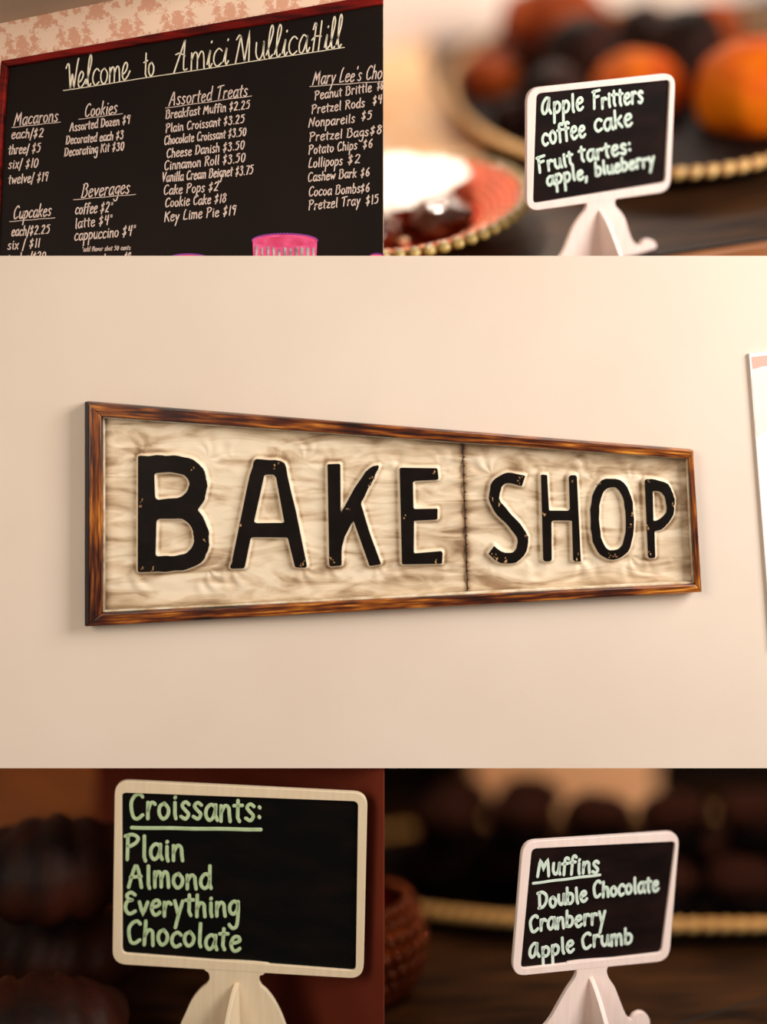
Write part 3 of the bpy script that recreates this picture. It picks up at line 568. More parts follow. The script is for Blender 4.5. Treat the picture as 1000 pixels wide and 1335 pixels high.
def sheet(name, quad, nx, ny, letters, seed):
    P = grid_sheet(quad, nx, ny); shp = P.shape[:2]; F = P.reshape(-1, 2)
    sd = np.full(len(F), 1e9); ripple = np.zeros(len(F))
    for n, S in letters:
        allp = np.array([p for s in S for p in s]); lo = allp.min(0) - 60; hi = allp.max(0) + 60
        mk = ((F > lo) & (F < hi)).all(1); dd = np.full(mk.sum(), 1e9); ins = np.zeros(mk.sum(), bool)
        for s in S:
            d, i = seg_dist(F[mk], s); dd = np.minimum(dd, d); ins ^= i
        dd = np.where(ins, -dd, dd); cur = sd[mk]; sd[mk] = np.minimum(cur, dd)
        # creases fan out from the corners of each letter
        lo2, hi2 = allp.min(0), allp.max(0)
        for cx, cy in ((lo2[0] + 4, lo2[1] + 4), (hi2[0] - 4, lo2[1] + 4), (lo2[0] + 4, hi2[1] - 4), (hi2[0] - 4, hi2[1] - 4)):
            q = F - (cx, cy); r = np.hypot(q[:, 0], q[:, 1]); an = np.arctan2(q[:, 1], q[:, 0])
            ph = rr.uniform(0, 6); k = rr.choice((5, 7, 8))
            out = np.clip((q[:, 0] * np.sign(cx - lo2[0] - 20) + q[:, 1] * np.sign(cy - lo2[1] - 40)) / (r + 1) + 0.2, 0, 1)
            ripple += rr.uniform(.3, 1.2) * out * np.sin(an * k + ph + r * 0.05 + 1.5 * np.sin(r * 0.13 + ph)) * np.exp(-((r - 22) / 17) ** 2)
    near = 1 / (1 + np.exp(-(2.6 - sd) * 1.9))            # raised plateau just past the painted letter
    tl, tr, br, bl = quad
    e = np.full(len(F), 1e9)
    for a, b in ((tl, tr), (tr, br), (br, bl), (bl, tl)):
        a = np.array(a, float); b = np.array(b, float); ab = b - a
        e = np.minimum(e, np.abs((F[:, 0] - a[0]) * ab[1] - (F[:, 1] - a[1]) * ab[0]) / np.hypot(*ab))
    lf = np.array([noise.noise(Vector((x * 0.02, y * 0.035, seed))) + 0.5 * noise.noise(Vector((x * 0.06, y * 0.09, seed + 3))) for x, y in F])
    fade = np.clip(1 - near, 0, 1)
    h = near * 0.0052 + ripple * 0.00085 * fade + lf * 0.0009 * fade
    sx = np.abs(F[:, 0] - (seam_t[0] + (F[:, 1] - seam_t[1]) * (seam_b[0] - seam_t[0]) / (seam_b[1] - seam_t[1])))
    h += 0.0012 * np.exp(-(sx / 22) ** 2) * np.sin(F[:, 1] * 0.22 + seed) * fade
    gr = 0.14 + 0.42 * np.exp(-e / 10) + 0.26 * np.exp(-((sd - 4.6) / 2.4) ** 2) - 0.4 * np.exp(-((sd - 1.6) / 1.2) ** 2) + 0.22 * np.exp(-(sx / 4) ** 2) + 0.10 * np.clip(-ripple, 0, 1) + 0.08 * np.clip(lf, -1, 1)  # grime by frame and letters, painted highlight on letter rims, darker ripple troughs
    X, Y = SB(F[:, 0], F[:, 1])
    verts = np.c_[X, Y, h - 0.012]
    nY, nX = shp
    faces = [(j * nX + i, (j + 1) * nX + i, (j + 1) * nX + i + 1, j * nX + i + 1) for j in range(nY - 1) for i in range(nX - 1)]
    me = mesh(verts, faces, True)
    at = me.attributes.new('grime', 'FLOAT', 'POINT'); at.data.foreach_set('value', gr.astype(np.float32))
    return link(name, me, M['tin'], sign)
IQ = [(131, 541), (899, 596), (907, 763), (131.5, 801)]
top = lambda x: IQ[0][1] + (IQ[1][1] - IQ[0][1]) * (x - IQ[0][0]) / (IQ[1][0] - IQ[0][0])
bot = lambda x: IQ[3][1] + (IQ[2][1] - IQ[3][1]) * (x - IQ[3][0]) / (IQ[2][0] - IQ[3][0])
sl_, sr_ = (603.2, top(603)), (610, bot(610))
sheet('tin_sheet', [IQ[0], sl_, sr_, IQ[3]], 340, 190, LET[:4], 2)
sheet('tin_sheet', [(604.2, top(604.2)), IQ[1], IQ[2], (611, bot(611))], 220, 150, LET[4:], 8)
for n, S in LET:
    link('letter', shape([SB.many(s) for s in S], 0.0030, 0.0006, -0.0078), M['letter'], sign, 'embossed black letter ' + n)
chips = [f4([p])[0] for p in ((208, 590), (205, 372), (628, 262), (640, 254), (815, 570), (808, 560), (720, 572), (712, 582), (370, 268), (404, 500), (940, 300), (935, 320), (240, 592), (520, 452), (862, 400), (198, 392))] + \
        [f5([p])[0] for p in ((155, 268), (160, 543), (62, 410), (415, 290), (408, 296), (433, 465), (345, 535), (372, 540), (336, 528), (352, 368), (332, 350), (574, 300), (490, 400), (588, 535), (592, 520), (655, 305), (690, 524), (704, 524), (808, 300), (757, 395), (812, 520), (805, 440), (882, 372), (752, 430))]
for k, (cx_, cy_) in enumerate(chips):
    for j in range(3):
        x, y = cx_ + (rr.uniform(-3.2, 3.2) if j else 0), cy_ + (rr.uniform(-4, 4) if j else 0)
        a = rr.uniform(.7, 1.9) * (1 if j == 0 else .6); b = rr.uniform(.8, 3.0) * (1 if j == 0 else .6)
        pl = [(x + a * math.cos(t) * rr.uniform(.35, 1.25), y + b * math.sin(t) * rr.uniform(.35, 1.25)) for t in [i * math.pi / 6 for i in range(12)]]
        link('paint_chip', shape([SB.many(pl)], 0.0004, 0, -0.0048), M['chip_rust'], sign)
def strip(name, p0, p1, w, z, th, m):
    a, b = Vector(p0), Vector(p1); t = (b - a).normalized(); n = Vector((-t.y, t.x)) * w / 2
    return link(name, shape([SB.many([a + n, b + n, b - n, a - n])], th, 0.0003, z), m, sign)
strip('metal_lip', (133, 544), (897, 598), 2.2, -0.010, 0.0075, M['lip'])
strip('metal_lip', (133.5, 797.5), (905, 760), 2.4, -0.010, 0.0075, M['lip'])
strip('metal_lip', (134, 543), (134.5, 799), 1.8, -0.010, 0.007, M['lip'])
strip('metal_lip', (896.6, 598), (904.6, 760), 1.4, -0.010, 0.007, M['lip'])
strip('seam_fold', (603.6, 576), (610.4, 778), 1.3, -0.0115, 0.001, M['nail'])
for i in range(17):
    t = (i + 0.5) / 17; x = 604.5 + 6.4 * t + 0.6; y = 580 + 195 * t
    bm = bmesh.new(); bmesh.ops.create_icosphere(bm, subdivisions=1, radius=0.0013)
    X, Y = SB(x, y)
    for v in bm.verts: v.co = Vector((v.co.x + X, v.co.y + Y, v.co.z * 0.7 - 0.0105))
    link('seam_rivet', bm_mesh(bm, True), M['nail'], sign)

# pale print cut by the right edge
pr = thing('wall_print', 'white wall print with pale pink shapes at the far right edge of the cream wall', 'picture', SB.mx)
link('print_sheet', shape([SB.many([(981, 461), (1180, 440), (1192, 872), (1011, 850)])], 0.004, 0.0005, -0.017), M['canvas'], pr)
link('pink_patch', shape([SB.many([(984, 466), (1170, 445), (1168, 468), (1000, 478), (986, 482)])], 0.0005, 0, -0.0131), M['canvas_rose'], pr)
link('pink_patch', shape([SB.many(cm([(986, 486), (1010, 482), (1050, 500), (1060, 545), (1004, 562), (991, 570), (988, 530)]))], 0.0005, 0, -0.0132), M['canvas_pink'], pr)

# ------------------------------------------------------------------ the three little easel cards
def rot(a, b, c): return (Matrix.Rotation(c, 3, 'Z') @ Matrix.Rotation(a, 3, 'X') @ Matrix.Rotation(b, 3, 'Y'))
class Card:
    def __init__(s, name_label, pose, y0, wood, slate):
        a, b, c, x, z, w, h = pose
        R = rot(a, b, c) @ Matrix(((1, 0, 0), (0, 0, -1), (0, 1, 0)))
        s.mx = Matrix.Translation((x, y0, ZC + z)) @ R.to_4x4(); s.inv = s.mx.inverted(); s.w, s.h = w, h
        s.root = thing('easel_card', name_label, 'sign', s.mx, 'easel chalk cards'); s.wood = wood; s.slate = slate
    def __call__(s, px, py):
        o = s.inv @ Vector((0, -D, ZC)); q = s.inv @ Vector(((px - 500) / 1000, 0, ZC + (400 - py) / 1000))
        d = q - o; t = -o.z / d.z; r = o + d * t
        return (r.x, r.y)
    def many(s, L): return [s(*p) for p in L]
    def body(s, inner, legs, inset_r=0.007, cross=None, edge_m=None, twist=0.0):
        w, h = s.w / 2, s.h / 2
        outer = soften([(-w, h), (w, h), (w, -h), (-w, -h)], 0.019, 6)
        hole = soften(s.many(inner), inset_r, 5)
        link('card_frame', shape([outer, hole], 0.007, 0.0008, -0.0035), s.wood, s.root)
        link('chalk_panel', shape([hole], 0.003, 0, -0.0030), s.slate, s.root)
        link('stand', shape([[tuple(p) for p in catmull(s.many(legs), 4, True)]], 0.0066, 0.0006, -0.0034), s.wood, s.root)
        # second stand piece slotted through the first at a right angle
        top_, bottom, fw, bw = cross
        (x0, y0), (x1, y1) = s(*top_), s(*bottom)
        prof = [(0, y0)] + [(fw * t ** 0.62, y0 + (y1 - y0) * t) for t in (0.04, 0.12, 0.25, 0.45, 0.7, 0.9, 1.0)] + \
               [(fw * 0.45, y1), (0.0, y1 + (y0 - y1) * 0.12), (-bw * 0.45, y1)] + [(-bw * t ** 0.62, y0 + (y1 - y0) * t) for t in (1.0, 0.9, 0.7, 0.45, 0.25, 0.12, 0.04)]
        me = shape([prof], 0.0062, 0.0005, -0.0031)
        lean = math.atan2(x1 - x0, y0 - y1)
        me.transform(Matrix.Translation((x0, 0, 0)) @ Matrix.Translation((0, y0, 0)) @ Matrix.Rotation(lean, 4, 'Z') @ Matrix.Translation((0, -y0, 0)) @ Matrix.Rotation(math.radians(-90 + twist), 4, 'Y'))
        link('cross_piece', me, edge_m or s.wood, s.root)
WP = 0.0018
c1 = Card('easel card reading Apple Fritters, coffee cake and Fruit tartes, in front of orange pastries',
          (0.32452, -0.16318, 0.35928, 0.29097, 0.22174, 0.22086, 0.164), 0.045, M['wood_white'], M['slate'])
z8 = lambda L: [(700 + x / 5.556, 250 + y / 5.556) for x, y in L]
leg1 = z8([(340, 60), (354, 90), (346, 130), (300, 190), (258, 255), (222, 340), (185, 430), (140, 490), (78, 505), (60, 535), (95, 560), (220, 552), (330, 505), (430, 470),
           (520, 478), (640, 462), (780, 440), (830, 428), (856, 400), (852, 366), (822, 345), (786, 345), (758, 362), (742, 384), (712, 380), (680, 340), (654, 270), (632, 195), (600, 140), (566, 104), (558, 70), (566, 50), (600, 30), (340, 40)])
c1.body([(698, 121.5), (872, 103.5), (866, 237.5), (693.5, 265)], leg1, cross=((781, 271), (789, 346), 0.062, 0.045))
Z = 0.0002
for t, p0, p1, xh in (('Apple', (706, 150.5), (760, 143.5), 14.5), ('Fritters', (773, 142), (838, 133), 13.5), ('coffee', (707, 189), (763, 177), 14.5), ('cake', (775, 172), (824, 163), 14),
                      ('Fruit', (702, 225), (747, 214), 12), ('tartes:', (756, 212), (823, 197.5), 12.5), ('apple,', (713, 242.5), (766, 231.5), 11.5), ('blueberry', (776, 229), (853, 215), 10.5)):
    write(c1.root, c1, t, p0, p1, xh, 0.0042, Z, M['marker_mint'], slant=0.12, glyphs=SQ, jit=0.08)
c2 = Card('largest easel card, reading Croissants: Plain, Almond, Everything, Chocolate in green',
          (0.03822, 0.02448, -0.0611, -0.19211, -0.75972, 0.33727, 0.25004), 0.03, M['wood_light'], M['slate_green'])
z7 = lambda L: [(220 + x / 5.556, 1240 + y / 5.556) for x, y in L]
leg2 = z7([(230, 60), (262, 125), (292, 150), (297, 195), (275, 232), (225, 275), (170, 345), (125, 440), (85, 530), (40, 660), (-30, 760), (-120, 790), (-160, 850), (-100, 920), (60, 900), (230, 800), (480, 740),
           (720, 800), (900, 900), (1040, 900), (1090, 840), (1040, 780), (960, 760), (890, 660), (850, 540), (818, 455), (770, 360), (715, 285), (672, 245), (655, 205), (664, 168), (690, 158), (720, 80)])
c2.body([(159.5, 1032), (467, 1043.5), (464, 1264), (160, 1241)], leg2, cross=((310, 1278), (312, 1385), 0.075, 0.06), twist=-14)
for t, p0, p1, xh in (('Croissants:', (168.5, 1066), (341, 1070.5), 21), ('Plain', (163, 1120.5), (239, 1122), 19.5), ('Almond', (167, 1156.5), (275, 1158), 18.5),
                      ('Everything', (162, 1192), (311, 1195), 18), ('Chocolate', (165, 1229), (313, 1238.5), 18.5)):
    write(c2.root, c2, t, p0, p1, xh, 0.0048, Z, M['marker_green'], slant=0.0, jit=0.07)
rule(c2.root, c2, (172, 1079), (340, 1081.5), 0.005, Z, M['marker_green'])
c3 = Card('easel card reading Muffins: Double Chocolate, Cranberry, Apple Crumb',
          (0.02817, 0.07616, 0.29203, 0.28328, -0.79059, 0.23097, 0.17595), 0.03, M['wood_white'], M['slate'])
zz = lambda L: [(500 + x / 2, 1000 + y / 2) for x, y in L]
leg3 = zz([(480, 505), (499, 522), (498, 545), (475, 580), (452, 620), (432, 655), (410, 678), (375, 680), (352, 692), (368, 706), (420, 704), (480, 692), (545, 688),
           (610, 705), (650, 696), (680, 684), (692, 665), (686, 645), (668, 636), (650, 644), (642, 655), (628, 640), (612, 600), (600, 570), (584, 545), (580, 525), (590, 512), (620, 495)])
c3.body([(692, 1105), (879.5, 1095.5), (861, 1240.5), (677.5, 1261)], leg3, cross=((769, 1271), (775, 1350), 0.062, 0.04))
for t, p0, p1, xh in (('Muffins', (700, 1141.5), (780, 1137), 14), ('Double', (702, 1185), (765, 1174.5), 13), ('Chocolate', (773, 1170), (858, 1161), 12.5),
                      ('Cranberry', (690, 1214.5), (789, 1203), 13.5), ('Apple', (690, 1250), (748, 1241), 13), ('Crumb', (758, 1236.5), (824, 1228.5), 13)):
    write(c3.root, c3, t, p0, p1, xh, 0.0044, Z, M['marker_mint'], slant=0.12, glyphs=SQ, jit=0.07)
rule(c3.root, c3, (695, 1151.5), (782, 1140.5), 0.0036, Z, M['marker_mint'])

# ------------------------------------------------------------------ display shelves (sloping) and what lies on them
CAM = Vector((0, -D, ZC))
class Shelf:
    """a tilted shelf plane: local x along the shelf, y towards its back, z off its surface"""
    def __init__(s, px, py, y, roll, slope):
        k = 1 + y / D; o = Vector(((px - 500) / 1000 * k, y, ZC + (400 - py) / 1000 * k))
        r, a = math.radians(roll), math.radians(slope)
        ex = Vector((math.cos(r), 0, math.sin(r))); ey = Vector((0, math.cos(a), math.sin(a))); ey = (ey - ex * ey.dot(ex)).normalized(); ez = ex.cross(ey)
        s.mx = Matrix.Translation(o) @ Matrix((ex, ey, ez)).transposed().to_4x4(); s.inv = s.mx.inverted()
    def at(s, px, py, h=0.0):
        o = s.inv @ CAM; q = s.inv @ (CAM + Vector(((px - 500) / 1000, D, (400 - py) / 1000)) ); d = q - o
        t = (h - o.z) / d.z; r = o + d * t
        return Vector((r.x, r.y, h))
    def place(s, p, turn=0.0): return s.mx @ Matrix.Translation(p) @ Matrix.Rotation(turn, 4, 'Z')

def blob(r, flat, seed, amp=0.12, freq=1.6, sub=4):
    bm = bmesh.new(); bmesh.ops.create_icosphere(bm, subdivisions=sub, radius=1)
    for v in bm.verts:
        n = v.co.normalized(); k = 1 + amp * noise.fractal(n * freq + Vector((seed, 0, 0)), 1.0, 2.0, 3)
        v.co = Vector((n.x * k * r, n.y * k * r, n.z * k * r * flat))
        if v.co.z < -r * flat * 0.45: v.co.z = -r * flat * 0.45
    for v in bm.verts: v.co.z += r * flat * 0.45
    return bm_mesh(bm, True)
def lathe(prof, n=64, wave=0.0, waves=24):
    V, F = [], []; k = len(prof)
    for i in range(n):
        t = 2 * math.pi * i / n
        for r, z in prof:
            rr_ = r * (1 + wave * math.cos(waves * t)); V.append((rr_ * math.cos(t), rr_ * math.sin(t), z))
    for i in range(n):
        for j in range(k - 1):
            a, b = i * k + j, ((i + 1) % n) * k + j; F.append((a, b, b + 1, a + 1))
    return mesh(V, F, True)
def ellipsoid(rx, ry, rz, sub=2):
    bm = bmesh.new(); bmesh.ops.create_icosphere(bm, subdivisions=sub, radius=1)
    for v in bm.verts: v.co = Vector((v.co.x * rx, v.co.y * ry, v.co.z * rz))
    return bm_mesh(bm, True)
def tray(sh, label, centre, R, strands, mats, wall_h=0.035, b=None, turn=0.0):
    t = thing('woven_tray', label, 'tray', sh.place(centre, turn)); b = b or R; q = b / R
    me = lathe([(0, 0.004), (R * 0.8, 0.005), (R * 0.93, 0.012), (R, wall_h), (R * 1.03, wall_h), (R * 0.96, 0.006), (R * 0.82, 0.0), (0, 0.0)], 96)
    for v in me.vertices: v.co.y *= q
    link('tray_base', me, mats[1], t)
    ts = [2 * math.pi * i / 2000 for i in range(2001)]; acc = [0.0]
    for i in range(2000): acc.append(acc[-1] + math.hypot(R * (math.cos(ts[i + 1]) - math.cos(ts[i])), b * (math.sin(ts[i + 1]) - math.sin(ts[i]))))
    step = acc[-1] / strands
    me = ellipsoid(step * 0.75, 0.010, 0.010, 2); me.materials.append(mats[0]); j = 0
    for i in range(strands):
        while acc[j] < i * step: j += 1
        a = ts[j]; dirn = math.atan2(b * math.cos(a), -R * math.sin(a))
        o = link('rope_strand', me, None, t)
        o.matrix_local = Matrix.Translation((R * 1.015 * math.cos(a), b * 1.015 * math.sin(a), wall_h + 0.003)) @ Matrix.Rotation(dirn + 0.45, 4, 'Z')
    return t
def single(name, me, m, label, cat, matrix, group=None):
    o = link(name, me, m); o.matrix_world = matrix; o['label'] = label; o['category'] = cat
    if group: o['group'] = group
    return o

# ---- upper right case
S1 = Shelf(800, 337, 0.115, 8.6, 27)
front = S1.at(820, 334.5).y
shelf1 = thing('display_shelf', 'dark wooden shelf with brown front edge under the Apple Fritters card', 'shelf', S1.mx)
link('shelf_board', box_mesh(-1.0, 1.1, front, 1.40, -0.006, -0.0005), M['shelf'], shelf1)
link('front_edge', box_mesh(-1.0, 1.1, front - 0.004, front, -0.0045, -0.0005), M['black_edge'], shelf1, 'thin black front lip')
link('edge_rail', box_mesh(-1.0, 1.1, front - 0.022, front - 0.004, -0.026, -0.006), M['shelf_edge'], shelf1, 'brown wooden front rail')
WB = Wall(1.30)
struct('wall_back', slab(WB, [(-250, -500), (1500, -500), (1500, 420), (-250, 420)], 0.02), M['back_pale'], WB.mx)

L1 = S1.at(574, 88, 0.035); F1 = S1.at(945, 220, 0.035)
T1c = Vector((F1.x, F1.y + min(L1.y - F1.y, 0.54), 0))
tray(S1, 'oval tray with golden rope rim holding orange and dark pastries behind the Apple Fritters card', T1c, F1.x - L1.x, 120, (M['wicker'], M['wicker_dark']), b=min(L1.y - F1.y, 0.54))
g = 'pastries on the golden-rimmed tray'
def pastry(sh, px, py, r, h, m, seed, name, label, cat, flat=0.72, base=0.012, group=None):
    p = sh.at(px, py, base + r * flat * 0.55); p.z = base
    return single(name, blob(r, flat, seed), m, label, cat, sh.place(p, seed), group)
g = 'pastries on the golden-rimmed tray'
for px, py, r, m_, sd_, nm, lb, z_, fl in (
  (832, 112, 0.084, 'glaze_orange', 1.1, 'apple_fritter', 'bright orange glazed pastry just above the Apple Fritters card', 0.012, 0.85),
  (985, 116, 0.102, 'glaze_orange', 2.3, 'apple_fritter', 'orange pastry at the right edge beside the card', 0.012, 0.95),
  (636, 98, 0.060, 'dough_brown', 7.5, 'pastry_round', 'small reddish pastry at the left end of the tray', 0.012, 0.8),
  (722, 130, 0.066, 'dough_dark', 4.9, 'chocolate_pastry', 'dark chocolate pastry above the left part of the Apple Fritters card', 0.012, 1.1),
  (668, 150, 0.040, 'dough_dark', 9.1, 'chocolate_pastry', 'small dark pastry at the front left rim of the tray', 0.012, 0.9),
  (762, 76, 0.088, 'dough_dark', 5.2, 'chocolate_pastry', 'dark chocolate pastry between the browned one and the bright orange one', 0.012, 1.1),
  (893, 66, 0.085, 'dough_dark', 6.4, 'chocolate_pastry', 'dark chocolate pastry behind and between the two orange pastries', 0.012, 1.1),
  (672, 84, 0.040, 'dough_dark', 9.8, 'chocolate_pastry', 'dark chocolate pastry behind the small reddish one', 0.012, 1.1),
  (722, 36, 0.122, 'dough_brown', 3.7, 'pastry_round', 'large browned pastry at the back left of the tray', 0.012, 0.95),
  (838, 34, 0.066, 'dough_dark', 12.4, 'chocolate_pastry', 'dark chocolate pastry at the back of the tray', 0.012, 0.9),
  (922, 42, 0.078, 'dough_brown', 8.8, 'pastry_round', 'browned pastry at the back of the tray near the top right', 0.012, 0.9)):
    pastry(S1, px, py, r, 0, M[m_], sd_, nm, lb, 'pastry', fl, z_, g)

# added tan sheet standing in for the warm glow at the left rear
cp = [S1.at(*q) for q in [(250, 240), (590, 228), (650, 188), (600, 152), (562, 110), (556, 48), (250, 75)]]
cl0 = cp[1]
cl = single('tan_runner', shape([soften([(p.x - cl0.x, p.y - cl0.y) for p in cp], 0.03)], 0.003, 0.0005, 0.0), M['pale_board'], 'tan cloth spread on the shelf behind the red glass dish', 'cloth', S1.place(cl0))

def hob_dish(sh, label, centre, R, beads, rows, depth, m_in, m_bead, knobs=True):
    t = thing('glass_dish', label, 'dish', sh.place(centre))
    dish_scale = M['scale_glass']
    link('dish_bowl', lathe([(0, 0.005), (R * 0.45, 0.006), (R * 0.62, depth * 0.35), (R * 0.97, depth), (R * 1.0, depth), (R * 0.66, depth * 0.25), (R * 0.48, 0.0), (0, 0.0)], 120, 0.006, 30), m_in, t)
    br = math.pi * R / beads * 1.0
    me = ellipsoid(br * 0.95, br * 1.05, br * 0.8, 2); me.materials.append(m_bead)
    for i in range(beads):
        a = 2 * math.pi * i / beads
        o = link('rim_bead', me, None, t); o.matrix_local = Matrix.Translation((R * 1.02 * math.cos(a), R * 1.02 * math.sin(a), depth)) @ Matrix.Rotation(a + math.pi / 2, 4, 'Z')
    k = ellipsoid(R * 0.052, R * 0.020, R * 0.028, 2); k.materials.append(dish_scale)
    for r_ in range(rows):
        f = 0.66 + 0.30 * r_ / max(rows - 1, 1); n = 44
        for i in range(n):
            a = 2 * math.pi * (i + 0.5 * (r_ % 2)) / n
            o = link('glass_scale', k, None, t); o.matrix_local = Matrix.Translation((R * f * math.cos(a), R * f * math.sin(a), depth * (0.35 + 0.65 * (f - 0.62) / 0.35) + 0.001)) @ Matrix.Rotation(a + math.pi / 2, 4, 'Z')
    return t
Rd = 0.185
dr = S1.at(684, 250, 0.052)
dc = Vector((dr.x - Rd * 0.99, dr.y + Rd * 0.15, 0))
hob_dish(S1, 'red amber glass dish with beaded rim at the left of the Apple Fritters card', dc, Rd, 56, 6, 0.052, M['amber_glass'], M['bead_glass'])
def on(c, dx, dy, z): return Vector((c.x + dx, c.y + dy, z))
single('glazed_pastry', blob(0.058, 0.6, 21, 0.2), M['choc_glaze'], 'shiny chocolate-glazed pastry nearest the front in the red glass dish', 'pastry', S1.place(on(dc, -0.065, -0.055, 0.018), 1))
single('glazed_pastry', blob(0.05, 0.6, 25, 0.2), M['choc_glaze'], 'shiny chocolate-glazed pastry further right in the red glass dish', 'pastry', S1.place(on(dc, 0.052, -0.03, 0.018), 2))
single('icing_drop', blob(0.008, 0.8, 22, 0.1, sub=3), M['cream'], 'small drop of cream icing on the glazed pastry in the red dish', 'icing', S1.place(on(dc, -0.01, -0.09, 0.024)))
def crumple(w, h, seed, n=26):
    V, F = [], []
    for j in range(n):
        for i in range(n):
            x, y = (i / (n - 1) - .5) * w, (j / (n - 1) - .5) * h
            V.append((x, y, 0.012 * noise.noise(Vector((x * 22, y * 22, seed))) + 0.35 * max(0, y) ** 1.2 * 0.6))
    for j in range(n - 1):
        for i in range(n - 1): a = j * n + i; F.append((a, a + 1, a + n + 1, a + n))
    me = mesh(V, F, True); return me
pp = single('parchment_sheet', crumple(0.30, 0.23, 5, 40), M['paper'], 'white parchment sheet lining the back of the red glass dish', 'paper', S1.place(on(dc, -0.015, 0.085, 0.052), 0.1))  # added white sheet standing in for a bright glow over the dish
bmx = bmesh.new(); bmx.from_mesh(pp.data)
bmesh.ops.delete(bmx, geom=[v for v in bmx.verts if (v.co.x / 0.135) ** 2 + (v.co.y / 0.105) ** 2 > 1], context='VERTS')
bmx.to_mesh(pp.data); bmx.free()
so = pp.modifiers.new('thickness', 'SOLIDIFY'); so.thickness = 0.0012

# ---- lower left case
S2 = Shelf(300, 1408, 0.03, -2.5, 0)
sh2 = thing('display_shelf', 'dark shelf under the Croissants card', 'shelf', S2.mx)
loc2 = lambda L: [tuple((S2.inv @ Vector((x, y, S2.mx.translation.z)))[:2]) for x, y in L]
link('shelf_board', shape([loc2([(-0.95, -0.05), (-0.004, -0.05), (-0.004, 0.024), (-0.505, 0.50), (-0.505, 1.13), (-0.95, 1.13)])], 0.012, 0, -0.0125), M['shelf'], sh2)
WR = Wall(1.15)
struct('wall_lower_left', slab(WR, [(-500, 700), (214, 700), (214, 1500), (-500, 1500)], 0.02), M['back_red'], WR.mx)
# partition between the two lower cases, slanting back to the left
zt, zl = ZC - 0.56, ZC - 1.42
PL = [(0, 0.026), (-0.5, 0.5), (-0.5, 1.14), (-0.49, 1.14), (-0.49, 0.505), (0.0012, 0.026)]
k_ = len(PL)
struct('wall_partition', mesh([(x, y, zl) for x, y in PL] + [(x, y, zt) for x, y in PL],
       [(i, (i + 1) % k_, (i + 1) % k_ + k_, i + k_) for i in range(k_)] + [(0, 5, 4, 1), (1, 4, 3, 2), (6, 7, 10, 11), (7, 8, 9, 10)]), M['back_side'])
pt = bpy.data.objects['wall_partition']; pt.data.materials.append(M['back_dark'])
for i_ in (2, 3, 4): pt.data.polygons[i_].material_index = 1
def croissant(L, r, seed):
    V, F = [], []; n, k = 44, 18
    for i in range(n):
        t = i / (n - 1); a = (t - .5) * 2.3
        c = Vector((math.sin(a) * L, -math.cos(a) * L * 0.6 + L * 0.5, 0))
        rad = r * (math.sin(math.pi * min(max(t, .02), .98)) ** 0.7) * (1 + 0.12 * abs(math.sin(t * math.pi * 7)))
        d = Vector((math.cos(a), math.sin(a) * .6, 0)).normalized(); nn = Vector((-d.y, d.x, 0))
        for j in range(k):
            b = 2 * math.pi * j / k; p = c + nn * rad * math.cos(b) + Vector((0, 0, rad * 0.85 * math.sin(b) + r * 0.85))
            p += Vector((0, 0, 0.006 * noise.noise(p * 30 + Vector((seed, 0, 0))))); V.append(p)
    for i in range(n - 1):
        for j in range(k): a_ = i * k + j; b_ = i * k + (j + 1) % k; F.append((a_, b_, b_ + k, a_ + k))
    F.append(tuple(range(k))[::-1]); F.append(tuple(range((n - 1) * k, n * k)))
    return mesh(V, F, True)
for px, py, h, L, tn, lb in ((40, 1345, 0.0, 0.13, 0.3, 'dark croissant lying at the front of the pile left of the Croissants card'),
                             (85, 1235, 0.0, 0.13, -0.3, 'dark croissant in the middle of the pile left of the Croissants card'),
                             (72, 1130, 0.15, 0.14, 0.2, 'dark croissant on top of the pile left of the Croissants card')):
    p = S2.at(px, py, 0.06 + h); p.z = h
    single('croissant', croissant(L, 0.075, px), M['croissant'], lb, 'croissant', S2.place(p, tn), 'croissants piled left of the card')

# ---- lower right case
S3 = Shelf(780, 1352, 0.06, 3, -11)
front3 = S3.at(880, 1334).y
sh3 = thing('display_shelf', 'brown wooden shelf under the Muffins card', 'shelf', S3.mx)
loc3 = lambda L: [tuple((S3.inv @ Vector((x, y, (S3.mx @ Vector(((x - S3.mx.translation.x), y, 0))).z)))[:2]) for x, y in L]
link('shelf_board', shape([loc3([(0.03, -0.03), (1.3, -0.03), (1.3, 1.45), (-0.46, 1.45), (-0.46, 0.53), (0.01, 0.05)])], 0.012, 0, -0.0125), M['shelf'], sh3)
q0, q1 = S3.at(872, 1337), S3.at(1004, 1299)
V_, F_ = [], []
ribbon(V_, F_, [q0, q0.lerp(q1, .5), q1], 0.006, -0.0005)
link('board_seam', mesh(V_, F_), M['black_edge'], sh3)
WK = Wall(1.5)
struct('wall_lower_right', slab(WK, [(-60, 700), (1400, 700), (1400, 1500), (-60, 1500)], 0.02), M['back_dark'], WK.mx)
L3 = S3.at(380, 1125, 0.035); F3 = S3.at(960, 1206, 0.035)
T3a, T3b, T3t = F3.x - L3.x, 0.36, -0.16
T3c = Vector((F3.x, F3.y + T3b, 0))
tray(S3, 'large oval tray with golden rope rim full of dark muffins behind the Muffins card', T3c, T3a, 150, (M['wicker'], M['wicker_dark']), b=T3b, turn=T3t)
def muffin_meshes():
    crown = blob(1.0, 0.62, 31, 0.10, 1.9, 4)
    cup = lathe([(0, 0), (0.62, 0), (0.88, 0.75), (0.84, 0.75), (0.5, 0.1), (0, 0.1)], 72, 0.03, 24)
    crown.materials.append(M['muffin_dark']); cup.materials.append(M['cup_dark']); return crown, cup
mc, mu = muffin_meshes()
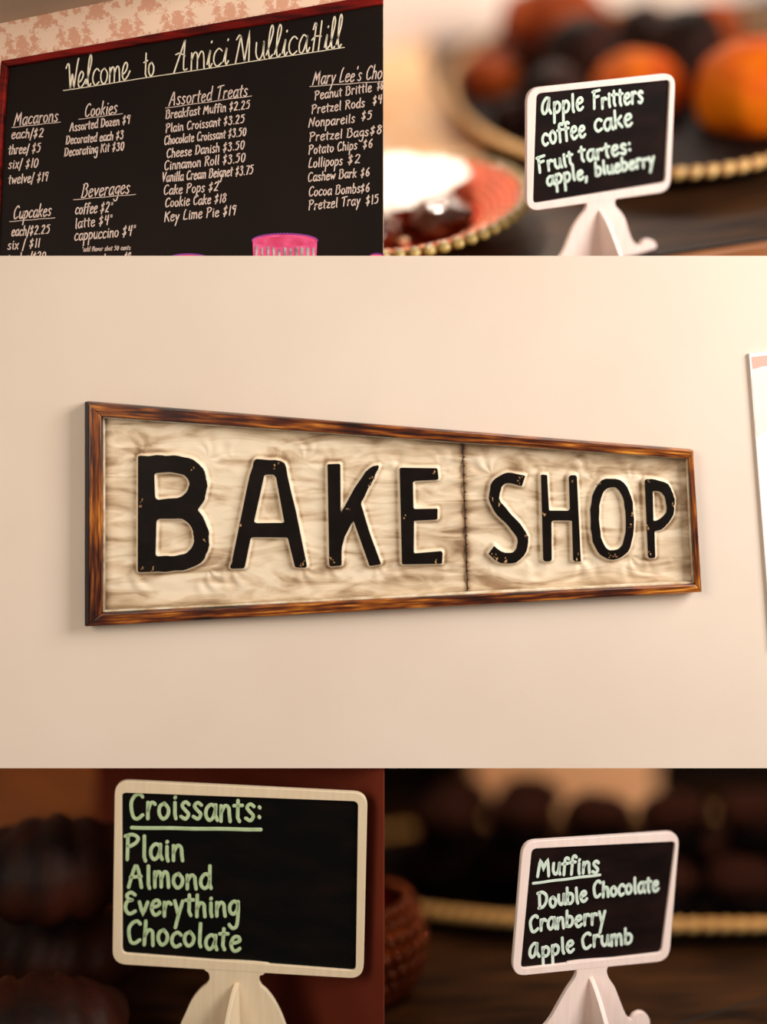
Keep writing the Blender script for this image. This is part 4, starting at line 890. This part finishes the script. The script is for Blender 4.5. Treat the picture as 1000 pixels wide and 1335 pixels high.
def muffin(p, r, turn, label, tilt=0.0):
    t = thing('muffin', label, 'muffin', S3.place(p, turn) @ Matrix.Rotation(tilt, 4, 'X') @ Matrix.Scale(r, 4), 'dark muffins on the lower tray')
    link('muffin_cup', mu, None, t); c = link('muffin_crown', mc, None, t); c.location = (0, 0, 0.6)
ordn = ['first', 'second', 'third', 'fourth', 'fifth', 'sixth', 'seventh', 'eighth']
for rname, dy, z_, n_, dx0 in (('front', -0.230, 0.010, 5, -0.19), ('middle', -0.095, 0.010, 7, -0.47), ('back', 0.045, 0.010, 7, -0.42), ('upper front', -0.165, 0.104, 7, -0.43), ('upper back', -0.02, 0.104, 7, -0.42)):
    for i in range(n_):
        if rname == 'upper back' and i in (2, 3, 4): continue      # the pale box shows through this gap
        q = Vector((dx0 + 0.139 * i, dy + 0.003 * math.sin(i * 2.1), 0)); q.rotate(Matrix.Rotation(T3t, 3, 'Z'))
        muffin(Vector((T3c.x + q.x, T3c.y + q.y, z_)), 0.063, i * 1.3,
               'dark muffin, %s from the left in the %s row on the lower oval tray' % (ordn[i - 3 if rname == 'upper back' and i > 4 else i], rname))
pb = S3.at(735, 1062, 0.0)
bx = thing('cake_box', 'peach coloured card box standing behind the tray of dark muffins', 'box', S3.place(Vector((S3.at(735, 1062, 0).x, 1.16, 0)), 0.05))
link('box_body', box_mesh(-0.21, 0.22, 0, 0.16, 0, 0.30, 0.003), M['box_paper'], bx)
link('box_lid', box_mesh(-0.215, 0.225, -0.005, 0.165, 0.302, 0.325, 0.003), M['box_paper'], bx)

# amber knobbed bowl at the left edge
Rk = 0.115
kb = S3.at(556, 1238, 0.06)
kc = Vector((kb.x - Rk * 1.02, max(kb.y, 0.2), 0))
bowl = thing('amber_bowl', 'dark amber bowl covered in small knobs cut by the left edge of the Muffins picture', 'bowl', S3.place(kc))
prof = [(0, 0), (Rk * .62, 0), (Rk * .86, 0.022), (Rk, 0.062), (Rk * .95, 0.105), (Rk * .78, 0.135), (Rk * .72, 0.132), (Rk * .88, 0.10), (Rk * .92, 0.062), (Rk * .78, 0.028), (0, 0.012)]
link('bowl_body', lathe(prof, 72), M['knob_glass'], bowl)
km = ellipsoid(0.0118, 0.0088, 0.0085, 2); km.materials.append(M['knob_glass'])
for r_ in range(8):
    t = (r_ + 0.5) / 8
    q = t * 4; j = int(q) + 1; f_ = q - int(q); (ra, za), (rb, zb_) = prof[min(j, 5)], prof[min(j + 1, 5)]
    rad, z = ra + (rb - ra) * f_, za + (zb_ - za) * f_
    for i in range(36):
        a = 2 * math.pi * (i + 0.5 * (r_ % 2)) / 36
        o = link('glass_knob', km, None, bowl)
        o.matrix_local = Matrix.Translation((rad * math.cos(a), rad * math.sin(a), z)) @ Matrix.Rotation(a, 4, 'Z') @ Matrix.Rotation(math.pi / 2, 4, 'Y') @ Matrix.Rotation(math.pi / 5, 4, 'Z')
